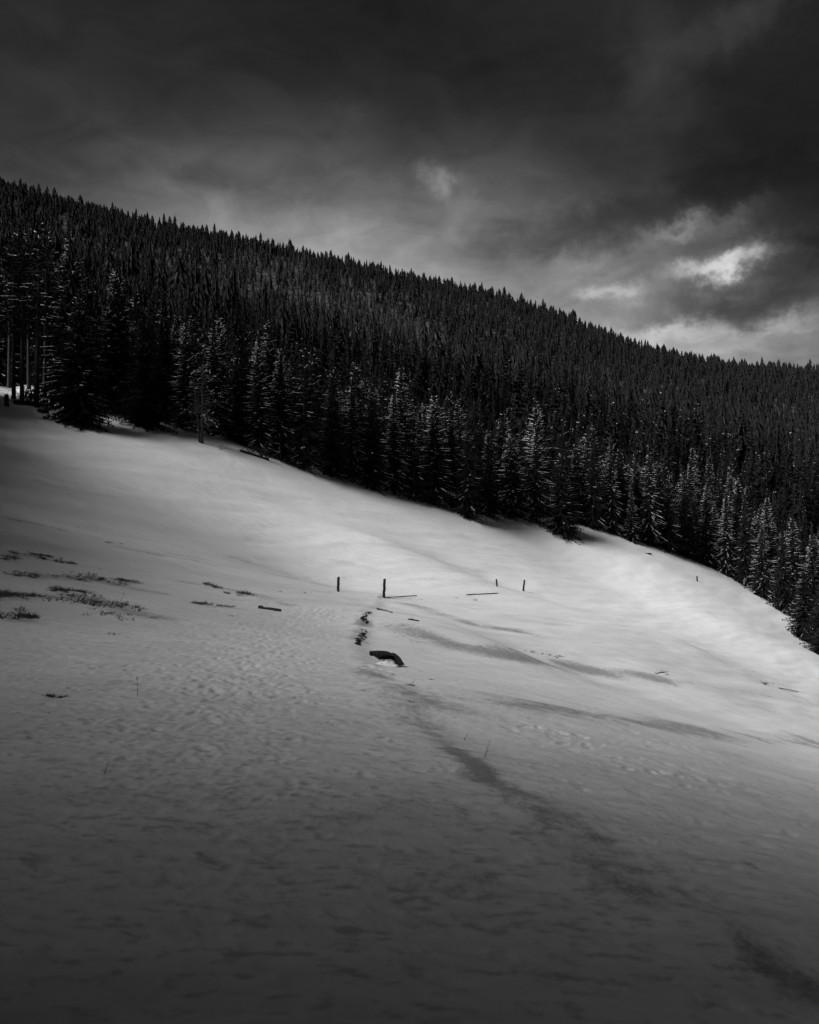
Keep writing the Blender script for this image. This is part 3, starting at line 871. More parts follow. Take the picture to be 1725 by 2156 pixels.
def samp_near():
    X = random.uniform(-60, 1790); off = 7 + 42 * random.random() ** 0.8
    return at_edge(X, off)
near = scatter(6000, samp_near, 4.6, placed, 240)
keys = ['dense_a', 'dense_b', 'dense_c', 'slim_a', 'slim_b', 'fine']
for x, y in near:
    n = float(vnoise(x / 14, y / 14, 3))
    lv = 'heavy' if random.random() < 0.15 + 0.5 * n else ('light' if random.random() < 0.75 else 'bare')
    X = 862.5 + FPX * x / y
    zone = 'the bare-stemmed group on the left' if X < 130 else 'the wide black spruce on the left' if X < 300 else 'the forked dead tree' if X < 490 else 'the fallen log' if X < 600 else \
        'the fine-twigged grey spruce' if X < 720 else 'the narrow snowy trees left of the middle' if X < 900 else 'the exposed trunk foot at the middle' if X < 1030 else \
        'the hollow pocket of snow' if X < 1110 else 'the big bushy dark spruce' if X < 1270 else 'the short young spruce' if X < 1440 else 'the lone distant post' if X < 1560 else 'the right end of the snow edge'
    look = {'heavy': 'snow-laden spruce', 'light': 'lightly snow-flecked dark spruce', 'bare': 'black snowless spruce'}[lv]
    grow(random.choice(keys), lv, x, y, random.uniform(13, 21), random.uniform(0, 6.28),
         look + ' crowded behind ' + zone, group='spruces crowded behind the front row')

# ------------------------------------------------------------------ the forest beyond: one mass
def lod_arrays(seed, leaf=0, rime=0.0, **kw):
    cr, tr, sn = spruce(seed, **kw)
    V, F = cr.arrays(); V2, F2 = tr.arrays()
    mi = [np.full(len(F), leaf), np.full(len(F2), 1)]
    if rime:
        h = len(F) // 12; pick = np.random.default_rng(seed).random(len(F)) < rime; mi[0][pick] = 3
    Fs = [F, F2 + len(V)]; Vs = [V, V2]
    if sn.n:
        V3, F3 = sn.arrays(); Fs.append(F3 + len(V) + len(V2)); Vs.append(V3); mi.append(np.full(len(F3), 2))
    return np.concatenate(Vs), np.concatenate(Fs), np.concatenate(mi)

def mass(name, batches, label, cat='forest'):
    Vs, Fs, Ms, n = [], [], [], 0
    for (V, F, M), xy, hs in batches:
        if len(xy) == 0: continue
        xy = np.array(xy); m = len(xy)
        z = ground_z(xy[:, 0], xy[:, 1]) - 0.2
        an = rng.random(m) * 6.28; c, s = np.cos(an), np.sin(an)
        k = np.asarray(hs) / 18.0; kw = k * rng.uniform(0.85, 1.2, m)
        x = V[None, :, 0] * c[:, None] - V[None, :, 1] * s[:, None]; y = V[None, :, 0] * s[:, None] + V[None, :, 1] * c[:, None]
        W_ = np.stack([x * kw[:, None] + xy[:, 0:1], y * kw[:, None] + xy[:, 1:2], V[None, :, 2] * k[:, None] + z[:, None]], 2)
        Vs.append(W_.reshape(-1, 3)); Fs.append((F[None] + (np.arange(m) * len(V))[:, None, None] + n).reshape(-1, 3)); Ms.append(np.tile(M, m)); n += m * len(V)
    me = mesh_np(name, np.concatenate(Vs), np.concatenate(Fs), [MAT['foliage'], MAT['bark'], MAT['branch_snow'], MAT['frost_and_lit']], np.concatenate(Ms))
    o = obj(name, me)
    tag(o, label, cat, kind='stuff')
    return len(me.polygons)

def far_forest():
    def wedge(r0, r1, mind, ntry):
        def f():
            r = math.sqrt(random.uniform(r0 * r0, r1 * r1)); a = math.radians(random.uniform(-31, 31))
            return r * math.sin(a), r * math.cos(a)
        return scatter(ntry, f, mind, [])
    def X_of(q): return 862.5 + FPX * q[0] / q[1]
    A = [q for q in wedge(130, 310, 4.0, 5200) if np.hypot(*q) - edge_r(*q) > 44]
    B = wedge(310, 520, 4.4, 8500)
    C = wedge(520, 960, 4.5, 24000)
    bt = []
    def split(P, groups, hlo, hhi):
        # snow lies thicker on some stands than on others
        q = [[] for _ in groups]
        for x, y in P:
            n = float(fbm(np.array([x / 60]), np.array([y / 60]), 2, 9)[0])
            cls = 0 if n < 0.46 else (1 if n < 0.58 else 2)
            if P is C:      # one stand below the ridge looks sunlit through its paler needle colour, the rest of the high slope is bare of snow
                cls = 2 if 380 < X_of((x, y)) + 500 * (n - 0.5) < 900 and 540 < math.hypot(x, y) + 500 * (n - 0.5) < 800 and random.random() < 0.85 else (1 if n > 0.6 else 0)
            c = [i for i in range(len(groups)) if i % 3 == cls]
            q[random.choice(c)].append((x, y))
        for gq, pts in zip(groups, q):
            bt.append((gq, pts, [random.uniform(hlo, hhi) * random.choice((0.75, 1, 1, 1, 1, 1, 1.3)) for _ in pts]))
    sn3 = (0.012, 0.05, 0.13)
    split(A, [lod_arrays(20 + i, R=2.2 + 0.3 * (i % 5), spacing=0.95, nb=(5, 6), lod=1, snow=sn3[i % 3] * 0.3, rime=(0.0, 0.10, 0.28)[i % 3], droop=1.2, shape=0.65 + 0.1 * (i % 4)) for i in range(9)], 10, 21)
    split(B, [lod_arrays(40 + i, R=2.5 + 0.35 * (i % 4), spacing=2.4, lod=2, snow=sn3[i % 3] * 0.4, rime=(0.0, 0.06, 0.18)[i % 3], shape=0.65 + 0.12 * (i % 3), droop=1.2) for i in range(9)], 7, 20)
    split(C, [lod_arrays(60 + i, R=2.8 + 0.4 * (i % 4), shape=0.65 + 0.12 * (i % 3), spacing=3.4, lod=2, snow=(0.0, 0.03, 0.05)[i % 3], leaf=(0, 0, 3)[i % 3], droop=1.2, k2=5) for i in range(9)], 7, 16)
    n = mass('spruce_forest', bt, 'dense dark spruce forest covering the hillside up to the ridge')
    print('FOREST', len(A), len(B), len(C), n)
far_forest()

SHADE_WOOD_ROWS = (0.8, 3.8, 7.0, 10.5, 14.0)  # rows of the unseen wood added to darken the foreground
SHADE_WOOD_STEP = 3.15
def added_shade_wood():
    """spruces added out of view, left of and behind the camera, to shade the foreground"""
    line = np.array([(-54, 94), (-48, 74), (-41, 52), (-33, 33), (-24, 15.5), (-15.8, 2.6), (-7.2, -1.0), (-4.2, -3.6), (0.5, -5.0), (8, -7.5), (20, -10), (36, -15)], float)
    rw = random.Random(4); P = []
    seg = np.hypot(*np.diff(line, axis=0).T); cum = np.concatenate([[0], np.cumsum(seg)])
    row = 0
    for o_ in SHADE_WOOD_ROWS:
        q = SHADE_WOOD_STEP * (0.5 if row % 2 else 0.0); row += 1
        while q < cum[-1]:
            i = min(int(np.searchsorted(cum, q, 'right')) - 1, len(line) - 2); t = (q - cum[i]) / seg[i]
            d = line[i + 1] - line[i]; out = np.array([d[1], -d[0]]) / seg[i]
            p = line[i] * (1 - t) + line[i + 1] * t + out * (o_ + rw.uniform(-0.5, 0.5)) + np.array([rw.uniform(-0.5, 0.5), rw.uniform(-0.5, 0.5)])
            if not (p[1] > 1 and abs(p[0]) / p[1] < 0.54) and math.hypot(p[0], p[1]) > 4.0: P.append((float(p[0]), float(p[1])))
            q += SHADE_WOOD_STEP
    g = [lod_arrays(80 + i, R=3.0, spacing=0.75, nb=(6, 7), lod=1, snow=0.2, droop=1.1) for i in range(3)]
    bt = [(g[k], [p for i, p in enumerate(P) if i % 3 == k], [rw.uniform(15, 22) for i, p in enumerate(P) if i % 3 == k]) for k in range(3)]
    n = mass('shade_wood', bt, 'unseen spruce wood added to shade the start of the path')
    print('WOOD', len(P), n)
added_shade_wood()

# ------------------------------------------------------------------ fence posts
def V3(p): return np.array(p, float)

def fence_post(base, top, wpx, label, seed):
    x, y, z = hit(*base)
    k = y / FPX
    h = (base[1] - top[1]) * k; lean = (top[0] - base[0]) * k; r = wpx * k * 0.5
    g = np.random.default_rng(seed)
    o = empty('fence_post', (x, y, z))
    tag(o, label, 'post', 'wooden posts marking the path')
    mb = MB(); n, kk = 9, 10
    hs = np.concatenate([[-0.5], np.linspace(0, 1, n - 1)])
    P = np.stack([lean * hs + g.normal(0, 0.006, n), np.zeros(n), h * hs], 1); P[0] = (-0.3 * lean, 0, -0.5)
    rad = r * (1.08 - 0.12 * np.clip(hs, 0, 1)); rad[-1] *= 0.93
    mb.tube(P, rad, kk, cap=True, noise=0.07)
    obj('shaft', mb.mesh('post_shaft', MAT['post']), o)
    # sawn, slightly slanted head and a long drying crack with its torn lip
    hd = MB(); th = np.linspace(0, 6.283, kk, endpoint=False)
    tl = np.stack([lean + np.cos(th) * r * 0.9, np.sin(th) * r * 0.9, h + 0.003 + 0.25 * r * np.cos(th + 1)], 1)
    bt = np.stack([lean + np.cos(th) * r * 0.97, np.sin(th) * r * 0.97, np.full(kk, h - 0.06)], 1)
    hd.add(np.concatenate([tl, bt, [[lean, 0, h + 0.01]]]), [(i, (i + 1) % kk, 2 * kk) for i in range(kk)] + [(kk + i, kk + (i + 1) % kk, (i + 1) % kk) for i in range(kk)] + [(kk + i, (i + 1) % kk, i) for i in range(kk)])
    obj('head', hd.mesh('post_head', MAT['dead']), o)
    cr = MB(); a = g.uniform(3.6, 5.8)
    zz = np.linspace(h * 0.3, h * 0.97, 6)
    cr.tube(np.stack([lean * zz / h + np.cos(a) * r * 0.98 + g.normal(0, 0.004, 6), np.full(6, np.sin(a) * r * 0.98), zz], 1), r * 0.14, 4)
    obj('splinter', cr.mesh('post_splinter', MAT['post']), o)
    return x, y, z

fence_post((712, 1245.5), (713.2, 1215), 5.4, 'dark upright fence post left of the path, leftmost of the five posts', 1)
fence_post((808.5, 1258), (810, 1219), 5.8, 'tallest dark fence post at the path bend with grass round its foot', 2)
fence_post((1047, 1235), (1045.6, 1219.5), 3.4, 'short thin fence post, left one of the middle pair', 3)
fence_post((1102, 1244.5), (1104.8, 1221), 3.8, 'leaning fence post, right one of the middle pair', 4)
fence_post((1468.6, 1223.5), (1467.6, 1213), 2.6, 'tiny lone fence post far right near the forest edge', 5)

# ------------------------------------------------------------------ lying poles, sticks and logs
def lying(name, A, B, r, mat, label, cat, seed, lift=0.6, bend=0.0, k=7, n=9):
    g = np.random.default_rng(seed)
    a, b = hit(*A), hit(*B)
    t = np.linspace(0, 1, n)
    x = a[0] + (b[0] - a[0]) * t; y = a[1] + (b[1] - a[1]) * t
    L = math.hypot(b[0] - a[0], b[1] - a[1])
    z = np.linspace(a[2], b[2], n) + r * lift + bend * L * np.sin(t * 3.14) * 0.3 + g.normal(0, r * 0.12, n)
    z = z + max(0.0, float((ground_z(x, y) + r * 0.1 - z).max()) * 0.6)
    o = empty(name, (a[0], a[1], a[2])); tag(o, label, cat)
    mb = MB(); mb.tube(np.stack([x, y, z], 1) - V3(a), r * (1 - 0.35 * t) * (1 + g.normal(0, 0.05, n)), k, noise=0.12)
    obj('shaft', mb.mesh(name + '_shaft', mat), o)
    sb = MB()
    for q in range(3 if r < 0.06 else 1):
        i = int(g.integers(2, n - 1)); p = np.array([x[i], y[i], z[i]]) - V3(a)
        d = norm(g.normal(0, 1, 3) + np.array([0, 0, 0.8])); sb.tube(np.stack([p, p + d * r * 1.3, p + d * r * 2 + np.array([0, 0, r * 0.3])]), np.array([0.3, 0.22, 0.1]) * r, 4)
    tag(obj('branch_stub', sb.mesh(name + '_stub', mat), o), kind='stuff')
    return o
lying('wooden_pole', (816, 1259), (878, 1254.5), 0.034, MAT['post'], 'dark fallen pole lying right of the tallest fence post', 'pole', 1)
lying('wooden_pole', (983, 1253), (1049, 1249.5), 0.042, MAT['post'], 'long straight pole lying on the snow below the middle pair of posts', 'pole', 2)
lying('stick', (795, 1283), (826, 1291), 0.035, MAT['post'], 'crooked thin stick on the icy bank below the tallest post', 'stick', 3)
lying('stick', (860, 1305), (883, 1308.5), 0.035, MAT['post'], 'short straight dark stick alone on the icy bank', 'stick', 4)
lying('stick', (1640, 1449), (1681, 1456.5), 0.035, MAT['post'], 'dark stick half sunk in snow at the right border', 'stick', 5)
lying('log', (545, 1281), (592, 1288), 0.06, MAT['rock'], 'short dark log lying left of the trodden track', 'log', 6)

# ------------------------------------------------------------------ bare branches
def limb(mb, p, d, L, r, depth, g, gnarl=0.25, kids=3, droop=0.0, kk=4, snow=None):
    n = 5; pts = [np.array(p, float)]; d = norm(np.array(d, float))
    for i in range(n - 1):
        d = norm(d + g.normal(0, gnarl, 3) * 0.5 + np.array([0, 0, -droop])); pts.append(pts[-1] + d * L / (n - 1))
    pts = np.array(pts)
    mb.tube(pts, np.linspace(r, r * 0.35, n), kk, cap=False)
    if snow is not None and g.random() < 0.6:
        m = int(g.integers(2, 5)); idx = g.uniform(0.3, 1, m) * (n - 1)
        C = np.stack([np.interp(idx, np.arange(n), pts[:, q]) for q in range(3)], 1) + np.array([0, 0, r * 0.6])
        V, F = lumps(C, np.tile(norm(pts[-1] - pts[0]), (m, 1)), g.uniform(0.05, 0.16, m), g.uniform(0.02, 0.05, m), g.uniform(0.015, 0.045, m)); snow.add(V, F)
    if depth > 0:
        for q in range(kids):
            i = int(g.integers(1, n)); sd = norm(d + g.normal(0, 0.75, 3) + np.array([0, 0, 0.1]))
            limb(mb, pts[i], sd, L * g.uniform(0.35, 0.6), r * 0.5, depth - 1, g, gnarl, kids, droop, 3, snow)

def dead_tree():
    x, y, z = hit(423, 932.5)
    o = empty('dead_tree', (x, y, z)); tag(o, 'forked dead tree with bare drooping branches standing forward on the snow edge', 'tree')
    g = np.random.default_rng(3)
    def stem(nm, tipx, H, r, dx):
        t = np.linspace(0, 1, 9); mb = MB()
        P = np.stack([dx + tipx * t ** 1.2 + g.normal(0, 0.02, 9), g.normal(0, 0.02, 9) + 0.1 * t, -0.6 + (H + 0.6) * t], 1)
        rad = r * (1.25 - 0.95 * t); rad[0] *= 1.3; rad[1] *= 1.15
        mb.tube(P, rad, 9, noise=0.08); return mb, P
    m1, P1 = stem('trunk', 0.15, 9.0, 0.14, 0.12); m2, P2 = stem('trunk', -0.7, 6.5, 0.10, -0.10)
    obj('trunk', m1.mesh('dead_trunk', MAT['dead'], True), o); obj('trunk', m2.mesh('dead_trunk', MAT['dead'], True), o)
    br, sn = MB(), MB()
    for P, H, nb in ((P1, 9.0, 64), (P2, 6.5, 28)):
        for q in range(nb):
            t = g.uniform(0.28, 1.0); p = np.array([np.interp(t, np.linspace(0, 1, 9), P[:, i]) for i in range(3)])
            az = g.random() * 6.28; limb(br, p, (math.cos(az), math.sin(az), 0.12), g.uniform(1.2, 3.0) * (1.35 - 0.9 * t), 0.036, 1, g, 0.16, 4, 0.07, 4, sn if g.random() < 0.35 else None)
    tag(obj('branches', br.mesh('dead_branches', MAT['dead']), o), kind='stuff')
    tag(obj('branch_snow', sn.mesh('dead_branch_snow', MAT['branch_snow']), o), kind='stuff')
dead_tree()

def fallen(name, A, B, r, label, cat, seed, nbr, Lb, upright, slab=False, dirs=None):
    a, b = hit(*A), hit(*B); g = np.random.default_rng(seed)
    o = empty(name, a); tag(o, label, cat)
    d = V3(b) - V3(a); L = np.linalg.norm(d); t = np.linspace(0, 1, 10)
    P = d[None] * t[:, None] + np.array([0, 0, r * 0.7]) + g.normal(0, r * 0.08, (10, 3))
    mb = MB(); mb.tube(P, r * (1.05 - 0.45 * t) * (1 + g.normal(0, 0.07, 10)), 9, noise=0.14)
    obj('trunk', mb.mesh(name + '_trunk', MAT['bark']), o)
    br = MB()
    for q in range(nbr):
        tt = g.uniform(0.15, 1.0); p = d * tt + np.array([0, 0, r])
        dr = norm(np.array([g.normal(0.25, 0.6), g.normal(-0.1, 0.6), upright + abs(g.normal(0, 0.5))]))
        limb(br, p, dr, g.uniform(0.5, 1.0) * Lb, 0.06, 2, g, 0.3, 3, 0.03)
    tag(obj('branches', br.mesh(name + '_branches', MAT['bark']), o), kind='stuff')
    sn = MB(); n = 16
    C = d[None] * g.uniform(0.02, 0.9, (n, 1)) + np.array([0, 0, r * 1.55]); V, F = lumps(C, np.tile(norm(d), (n, 1)), g.uniform(0.15, 0.5, n), g.uniform(0.06, r * 0.6, n), g.uniform(0.03, 0.07, n)); sn.add(V, F)
    tag(obj('snow_cap', sn.mesh(name + '_snow', MAT['lump_snow'], True), o), kind='stuff')
fallen('fallen_tree', (30, 851), (112, 857), 0.30, 'fallen tree with a tangle of upright bare branches below the bare-stemmed spruces', 'fallen tree', 11, 60, 2.3, 0.8)
fallen('fallen_log', (506, 951), (566, 970), 0.20, 'broken fallen log with snow on top and bare branches at the forest edge', 'log', 12, 16, 1.6, 0.35)

def twig(base, spread, hgt, label, seed, n=3, r=0.03):
    x, y, z = hit(*base); g = np.random.default_rng(seed); k = y / FPX
    o = empty('dead_branch', (x, y, z)); tag(o, label, 'branch')
    mb = MB()
    p0 = np.array([-spread * k * 0.5, 0, 0.04]); p1 = np.array([spread * k * 0.5, 0.1, 0.10 + 0.05 * spread * k])
    mb.tube(np.linspace(p0, p1, 6) + g.normal(0, 0.02, (6, 3)), np.linspace(r * 1.5, r * 0.6, 6), 5)
    obj('main_branch', mb.mesh('main_branch', MAT['bark']), o)
    tw = MB()
    for q in range(n):
        t = g.uniform(0.1, 0.95); limb(tw, p0 * (1 - t) + p1 * t, (g.normal(0, 0.5), g.normal(0, 0.3), 1.0), hgt * k * g.uniform(0.5, 1.0), r * 0.8, 1, g, 0.3, 2)
    tag(obj('twigs', tw.mesh('twigs', MAT['bark']), o), kind='stuff')
twig((466, 948), 22, 17, 'gnarled bare branch lying alone on the snow right of the forked dead tree', 21, 4)
twig((354, 908), 10, 9, 'small forked twig poking from the snow left of the forked dead tree', 22, 3, 0.022)
twig((1392, 1421), 34, 6, 'low dark branch arched over the snow on the lower right slope', 23, 5, 0.02)

# ------------------------------------------------------------------ stump, root clump, boulder, turf
def blobmesh(name, rx, ry, rz, seed, mat, rough=0.25, nu=14, nv=8, cut=-0.25):
    g = np.random.default_rng(seed); th = np.linspace(0, 6.283, nu, endpoint=False); ph = np.linspace(cut * 1.57, 1.57, nv)
    T, Pp = np.meshgrid(th, ph); rr = 1 + rough * (g.random(T.shape) - 0.5) * 2 + rough * 0.6 * np.sin(3 * T + g.random() * 6)
    rr[-1] = rr[-1].mean()
    V = np.stack([np.cos(T) * np.cos(Pp) * rx * rr, np.sin(T) * np.cos(Pp) * ry * rr, np.sin(Pp) * rz * rr], 2).reshape(-1, 3)
    F = []
    for i in range(nv - 1):
        for j in range(nu):
            a, b = i * nu + j, i * nu + (j + 1) % nu; F += [(a, b, b + nu), (a, b + nu, a + nu)]
    return mesh_np(name, V, np.array(F), [mat], None, False)

def stump():
    x, y, z = hit(13.5, 855); k = y / FPX
    o = empty('tree_stump', (x, y, z)); tag(o, 'tall broken tree stump standing at the left border', 'stump')
    mb = MB(); t = np.linspace(-0.3, 1, 8); h = 24 * k
    mb.tube(np.stack([0.02 * t, 0 * t, h * t], 1), 4.2 * k * (1.15 - 0.25 * t), 10, noise=0.12); obj('trunk', mb.mesh('stump_trunk', MAT['bark']), o)
    sp = MB(); g = np.random.default_rng(4)
    for q in range(7):
        a = q * 0.9; p = np.array([math.cos(a) * 3 * k, math.sin(a) * 3 * k, h - 0.05]); sp.tube(np.stack([p, p + np.array([0, 0, g.uniform(0.08, 0.25)])]), np.array([0.05, 0.01]), 4)
    tag(obj('splinters', sp.mesh('stump_splinters', MAT['bark']), o), kind='stuff')
    br = MB(); limb(br, (-0.1, 0, h * 0.75), (-1, 0, 0.15), 0.6, 0.03, 1, g); tag(obj('twigs', br.mesh('stump_twig', MAT['bark']), o), kind='stuff')
stump()

def root_clump():
    x, y, z = hit(88, 868); o = empty('root_clump', (x, y, z)); tag(o, 'small dark root clump in the snow below the fallen tree', 'roots')
    obj('root_ball', blobmesh('root_ball', 0.62, 0.35, 0.26, 5, MAT['bark'], 0.35), o)
    g = np.random.default_rng(6); mb = MB()
    for q in range(8):
        a = g.random() * 6.28; limb(mb, (0.4 * math.cos(a), 0.2 * math.sin(a), 0.1), (math.cos(a), math.sin(a) * 0.5, 0.4), 0.45, 0.04, 1, g, 0.4, 2)
    tag(obj('roots', mb.mesh('roots', MAT['bark']), o), kind='stuff')
root_clump()

def boulder():
    x, y, z = hit(815, 1401); k = y / FPX * 0.12
    o = empty('boulder', (x, y, z)); tag(o, 'dark curved boulder half buried in snow beside the path', 'boulder')
    # arched ledge: a low slab on the left whose dark face bends down to the right round a pocket of snow
    up = [(475, 792), (515, 783), (560, 779), (640, 786), (700, 779), (740, 781), (800, 800), (845, 822), (880, 826), (925, 852), (960, 880), (1000, 915), (1022, 944), (1045, 1000), (1080, 1040)]
    lo = [(1060, 1053), (1010, 1046), (980, 1040), (905, 1020), (918, 985), (925, 950), (910, 910), (903, 880), (860, 846), (800, 858), (750, 856), (690, 846), (640, 858), (610, 850), (555, 858), (490, 868), (470, 830)]
    pts = np.array(up + lo, float); n = len(pts); g = np.random.default_rng(8)
    C = np.stack([(pts[:, 0] - 775) * k, np.zeros(n), (1052 - pts[:, 1]) * k], 1)
    ctr = np.array([0.05, 0.0, 0.12]); mb = MB(); rings = []
    for dy, sc_, dz in ((0.0, 1.0, 0.0), (0.05, 1.03, 0.006), (0.16, 1.0, 0.004), (0.34, 0.86, -0.05), (0.50, 0.6, -0.14)):
        R_ = C.copy(); R_[:, [0, 2]] = ctr[[0, 2]] + (R_[:, [0, 2]] - ctr[[0, 2]]) * sc_; R_[:, 1] += dy + g.normal(0, 0.012, n); R_[:, 2] += dz + g.normal(0, 0.006, n); rings.append(R_)
    V = np.concatenate(rings); F = []
    for i in range(len(rings) - 1):
        for j in range(n):
            a, b = i * n + j, i * n + (j + 1) % n; F += [(a, b, b + n), (a, b + n, a + n)]
    nu, m = len(up), len(lo)
    # front face as a strip between the upper and the lower outline
    i, j = 0, n - 1
    while i < nu - 1 or j > nu:
        if i < nu - 1 and (j <= nu or pts[i + 1, 0] <= pts[j - 1, 0]): F.append((i, i + 1, j)); i += 1
        else: F.append((i, j - 1, j)); j -= 1
    mb.add(V, F)
    lg = obj('rock_ledge', mb.mesh('rock_ledge', MAT['rock']), o); lg.scale = (1.0, 1.0, 0.86)
    s1 = obj('snow_heap', blobmesh('snow_heap', 0.20, 0.18, 0.115, 10, MAT['lump_snow'], 0.16, 22, 10), o); s1.location = (-0.01, 0.08, -0.02)
    s2 = obj('snow_heap', blobmesh('snow_heap', 0.34, 0.22, 0.085, 12, MAT['lump_snow'], 0.10, 22, 10), o); s2.location = (-0.10, -0.10, -0.015)
    for q in (s1, s2):
        for pl in q.data.polygons: pl.use_smooth = True
boulder()

def far_stone():
    x, y, z = hit(1364, 1166); o = empty('stone', (x, y, z)); tag(o, 'small dark stone on the snow crest below the tall white-branched spruce', 'stone')
    obj('stone_body', blobmesh('stone_body', 0.75, 0.4, 0.22, 13, MAT['rock'], 0.3), o)
    c = obj('snow_cap', blobmesh('stone_cap', 0.5, 0.3, 0.06, 14, MAT['lump_snow'], 0.2), o); c.location = (0, 0.05, 0.19)
far_stone()

def turf_bank(name, line, r, label, seed, n):
    """clods of bare earth where the edge of the path has broken away"""
    pl = poly(line, ground_z); g = np.random.default_rng(seed)
    z0 = gz(*pl[0]); o = empty(name, (pl[0][0], pl[0][1], z0)); tag(o, label, 'earth bank')
    for q in range(n):
        t = (q + 0.5 * g.random()) / n * (len(pl) - 1); i = min(int(t), len(pl) - 2); p = pl[i] * (1 - t + i) + pl[i + 1] * (t - i)
        p = p + g.normal(0, 1.0, 2) * np.array([0.7 * r, 1.6 * r]); zz = gz(*p)
        c = obj('clod', blobmesh('clod', r * g.uniform(0.5, 1.5), r * g.uniform(0.5, 1.2), r * g.uniform(0.35, 0.9), seed + q, MAT['earth'], 0.42, 9, 5), o)
        c.location = (p[0] - pl[0][0], p[1] - pl[0][1], zz - z0 - 0.3 * r); c.rotation_euler = (0, 0, g.random() * 3)
turf_bank('earth_bank', [(768, 1326), (760, 1338), (754, 1348), (750, 1360)], 0.06, 'narrow black strip of bare earth along the path edge above the boulder', 31, 46)
turf_bank('earth_bank', [(779, 1288), (770, 1296), (764, 1303), (770, 1310)], 0.06, 'broken dark clods of turf on the path edge below the tallest post', 41, 36)

# ------------------------------------------------------------------ grass
def blades(g, n, spread, hgt, w, lay=0.5, core=True):
    V, F = [], []
    for q in range(n):
        a = g.random() * 6.283; rr = abs(g.normal(0, 0.5)) * spread
        p = np.array([math.cos(a) * rr, math.sin(a) * rr * 0.6, -0.02]); d = norm(np.array([math.cos(a) * lay + g.normal(0, 0.35), math.sin(a) * lay + g.normal(0, 0.3), 1.0]))
        L = hgt * g.uniform(0.35, 1.1); s = norm(np.cross(d, [g.normal(), g.normal(), 0.2])) * w * g.uniform(0.6, 1.3)
        m = p + d * L * 0.55; e = p + norm(d + np.array([d[0], d[1], -0.5 * abs(g.normal())]) * 0.8) * L
        k = len(V); V += [p - s, p + s, m - s * 0.7, m + s * 0.7, e]; F += [(k, k + 1, k + 3), (k, k + 3, k + 2), (k + 2, k + 3, k + 4)]
    return np.array(V), np.array(F)

def tuft(X, Y, wpx, hpx, n, label, seed, sink=0.0):
    x, y, z = hit(X, Y); k = y / FPX; g = np.random.default_rng(seed)
    V, F = blades(g, n, wpx * k * 0.5, hpx * k, max(0.006, 0.32 * k), 0.55)
    o = obj('grass_tuft', mesh_np('grass_tuft', V, F, [MAT['grass']])); o.location = (x, y, z - sink)
    tag(o, label, 'grass tuft', 'dry grass tufts showing through the snow', 'thing')

TUFTS = [
    (810, 1259, 14, 7, 60, 'dry grass tuft round the foot of the tallest fence post'),
    (864, 1444, 22, 10, 90, 'dark grass tuft with one long stalk right below the boulder'),
    (909, 1431, 12, 8, 26, 'small upright grass tuft right of the boulder'),
    (861, 1478, 18, 10, 30, 'thin grass tuft on the icy path edge below the boulder'),
    (1012, 1361, 10, 6, 34, 'grass tuft at the upper rim of the icy band right of the boulder'),
    (1120, 1373, 14, 7, 50, 'bushy grass tuft farther right along the icy band'),
    (1610, 1441, 22, 12, 70, 'grass tuft at the left end of the dark stick by the right border'),
    (1404, 1421, 14, 7, 40, 'grass tuft beside the arched low branch on the right slope'),
    (962, 1259, 9, 5, 26, 'small grass tuft left of the long lying pole'),
    (1000, 1264, 12, 6, 34, 'grass tuft just below the long lying pole'),
    (104, 1467, 20, 16, 80, 'dark blurred grass tuft in the left foreground, left one of the pair'),
    (134, 1468, 16, 13, 60, 'dark blurred grass tuft in the left foreground, right one of the pair'),
    (165, 1435, 14, 6, 26, 'small grass tuft above the dark pair in the left foreground'),
    (212, 1441, 16, 8, 26, 'thin grass tuft right of the dark pair in the left foreground'),
    (171, 1451, 14, 6, 24, 'flat grass tuft just up-right of the dark pair'),
    (96, 1500, 14, 8, 26, 'dark grass tuft below the pair in the left foreground'),
    (211, 1254, 10, 6, 34, 'small round grass tuft right of the long grass patches on the left'),
    (191, 1250, 9, 6, 30, 'small grass tuft between the long patch and its outlier on the left'),
    (318, 1301, 26, 7, 50, 'low grass tuft right of the lowest grass patch'),
    (236, 1336, 34, 12, 36, 'sparse pale grass tuft on open snow below the grass patches'),
    (487, 1298, 14, 10, 24, 'grass tuft left of the trodden track near the short log'),
    (505, 1250, 22, 9, 60, 'bristly grass tuft at the right end of the upper middle patch'),
    (590, 1246, 10, 6, 20, 'tiny grass tuft beside the trodden track left of the posts'),
    (605, 1275, 10, 12, 12, 'few upright stalks beside the trodden track above the short log'),
    (195, 1652, 30, 8, 16, 'faint blurred grass tuft low in the left foreground'),
]
for i, (X, Y, w, h, n, lab) in enumerate(TUFTS):
    tuft(X, Y, w, h, n, lab, 100 + i)

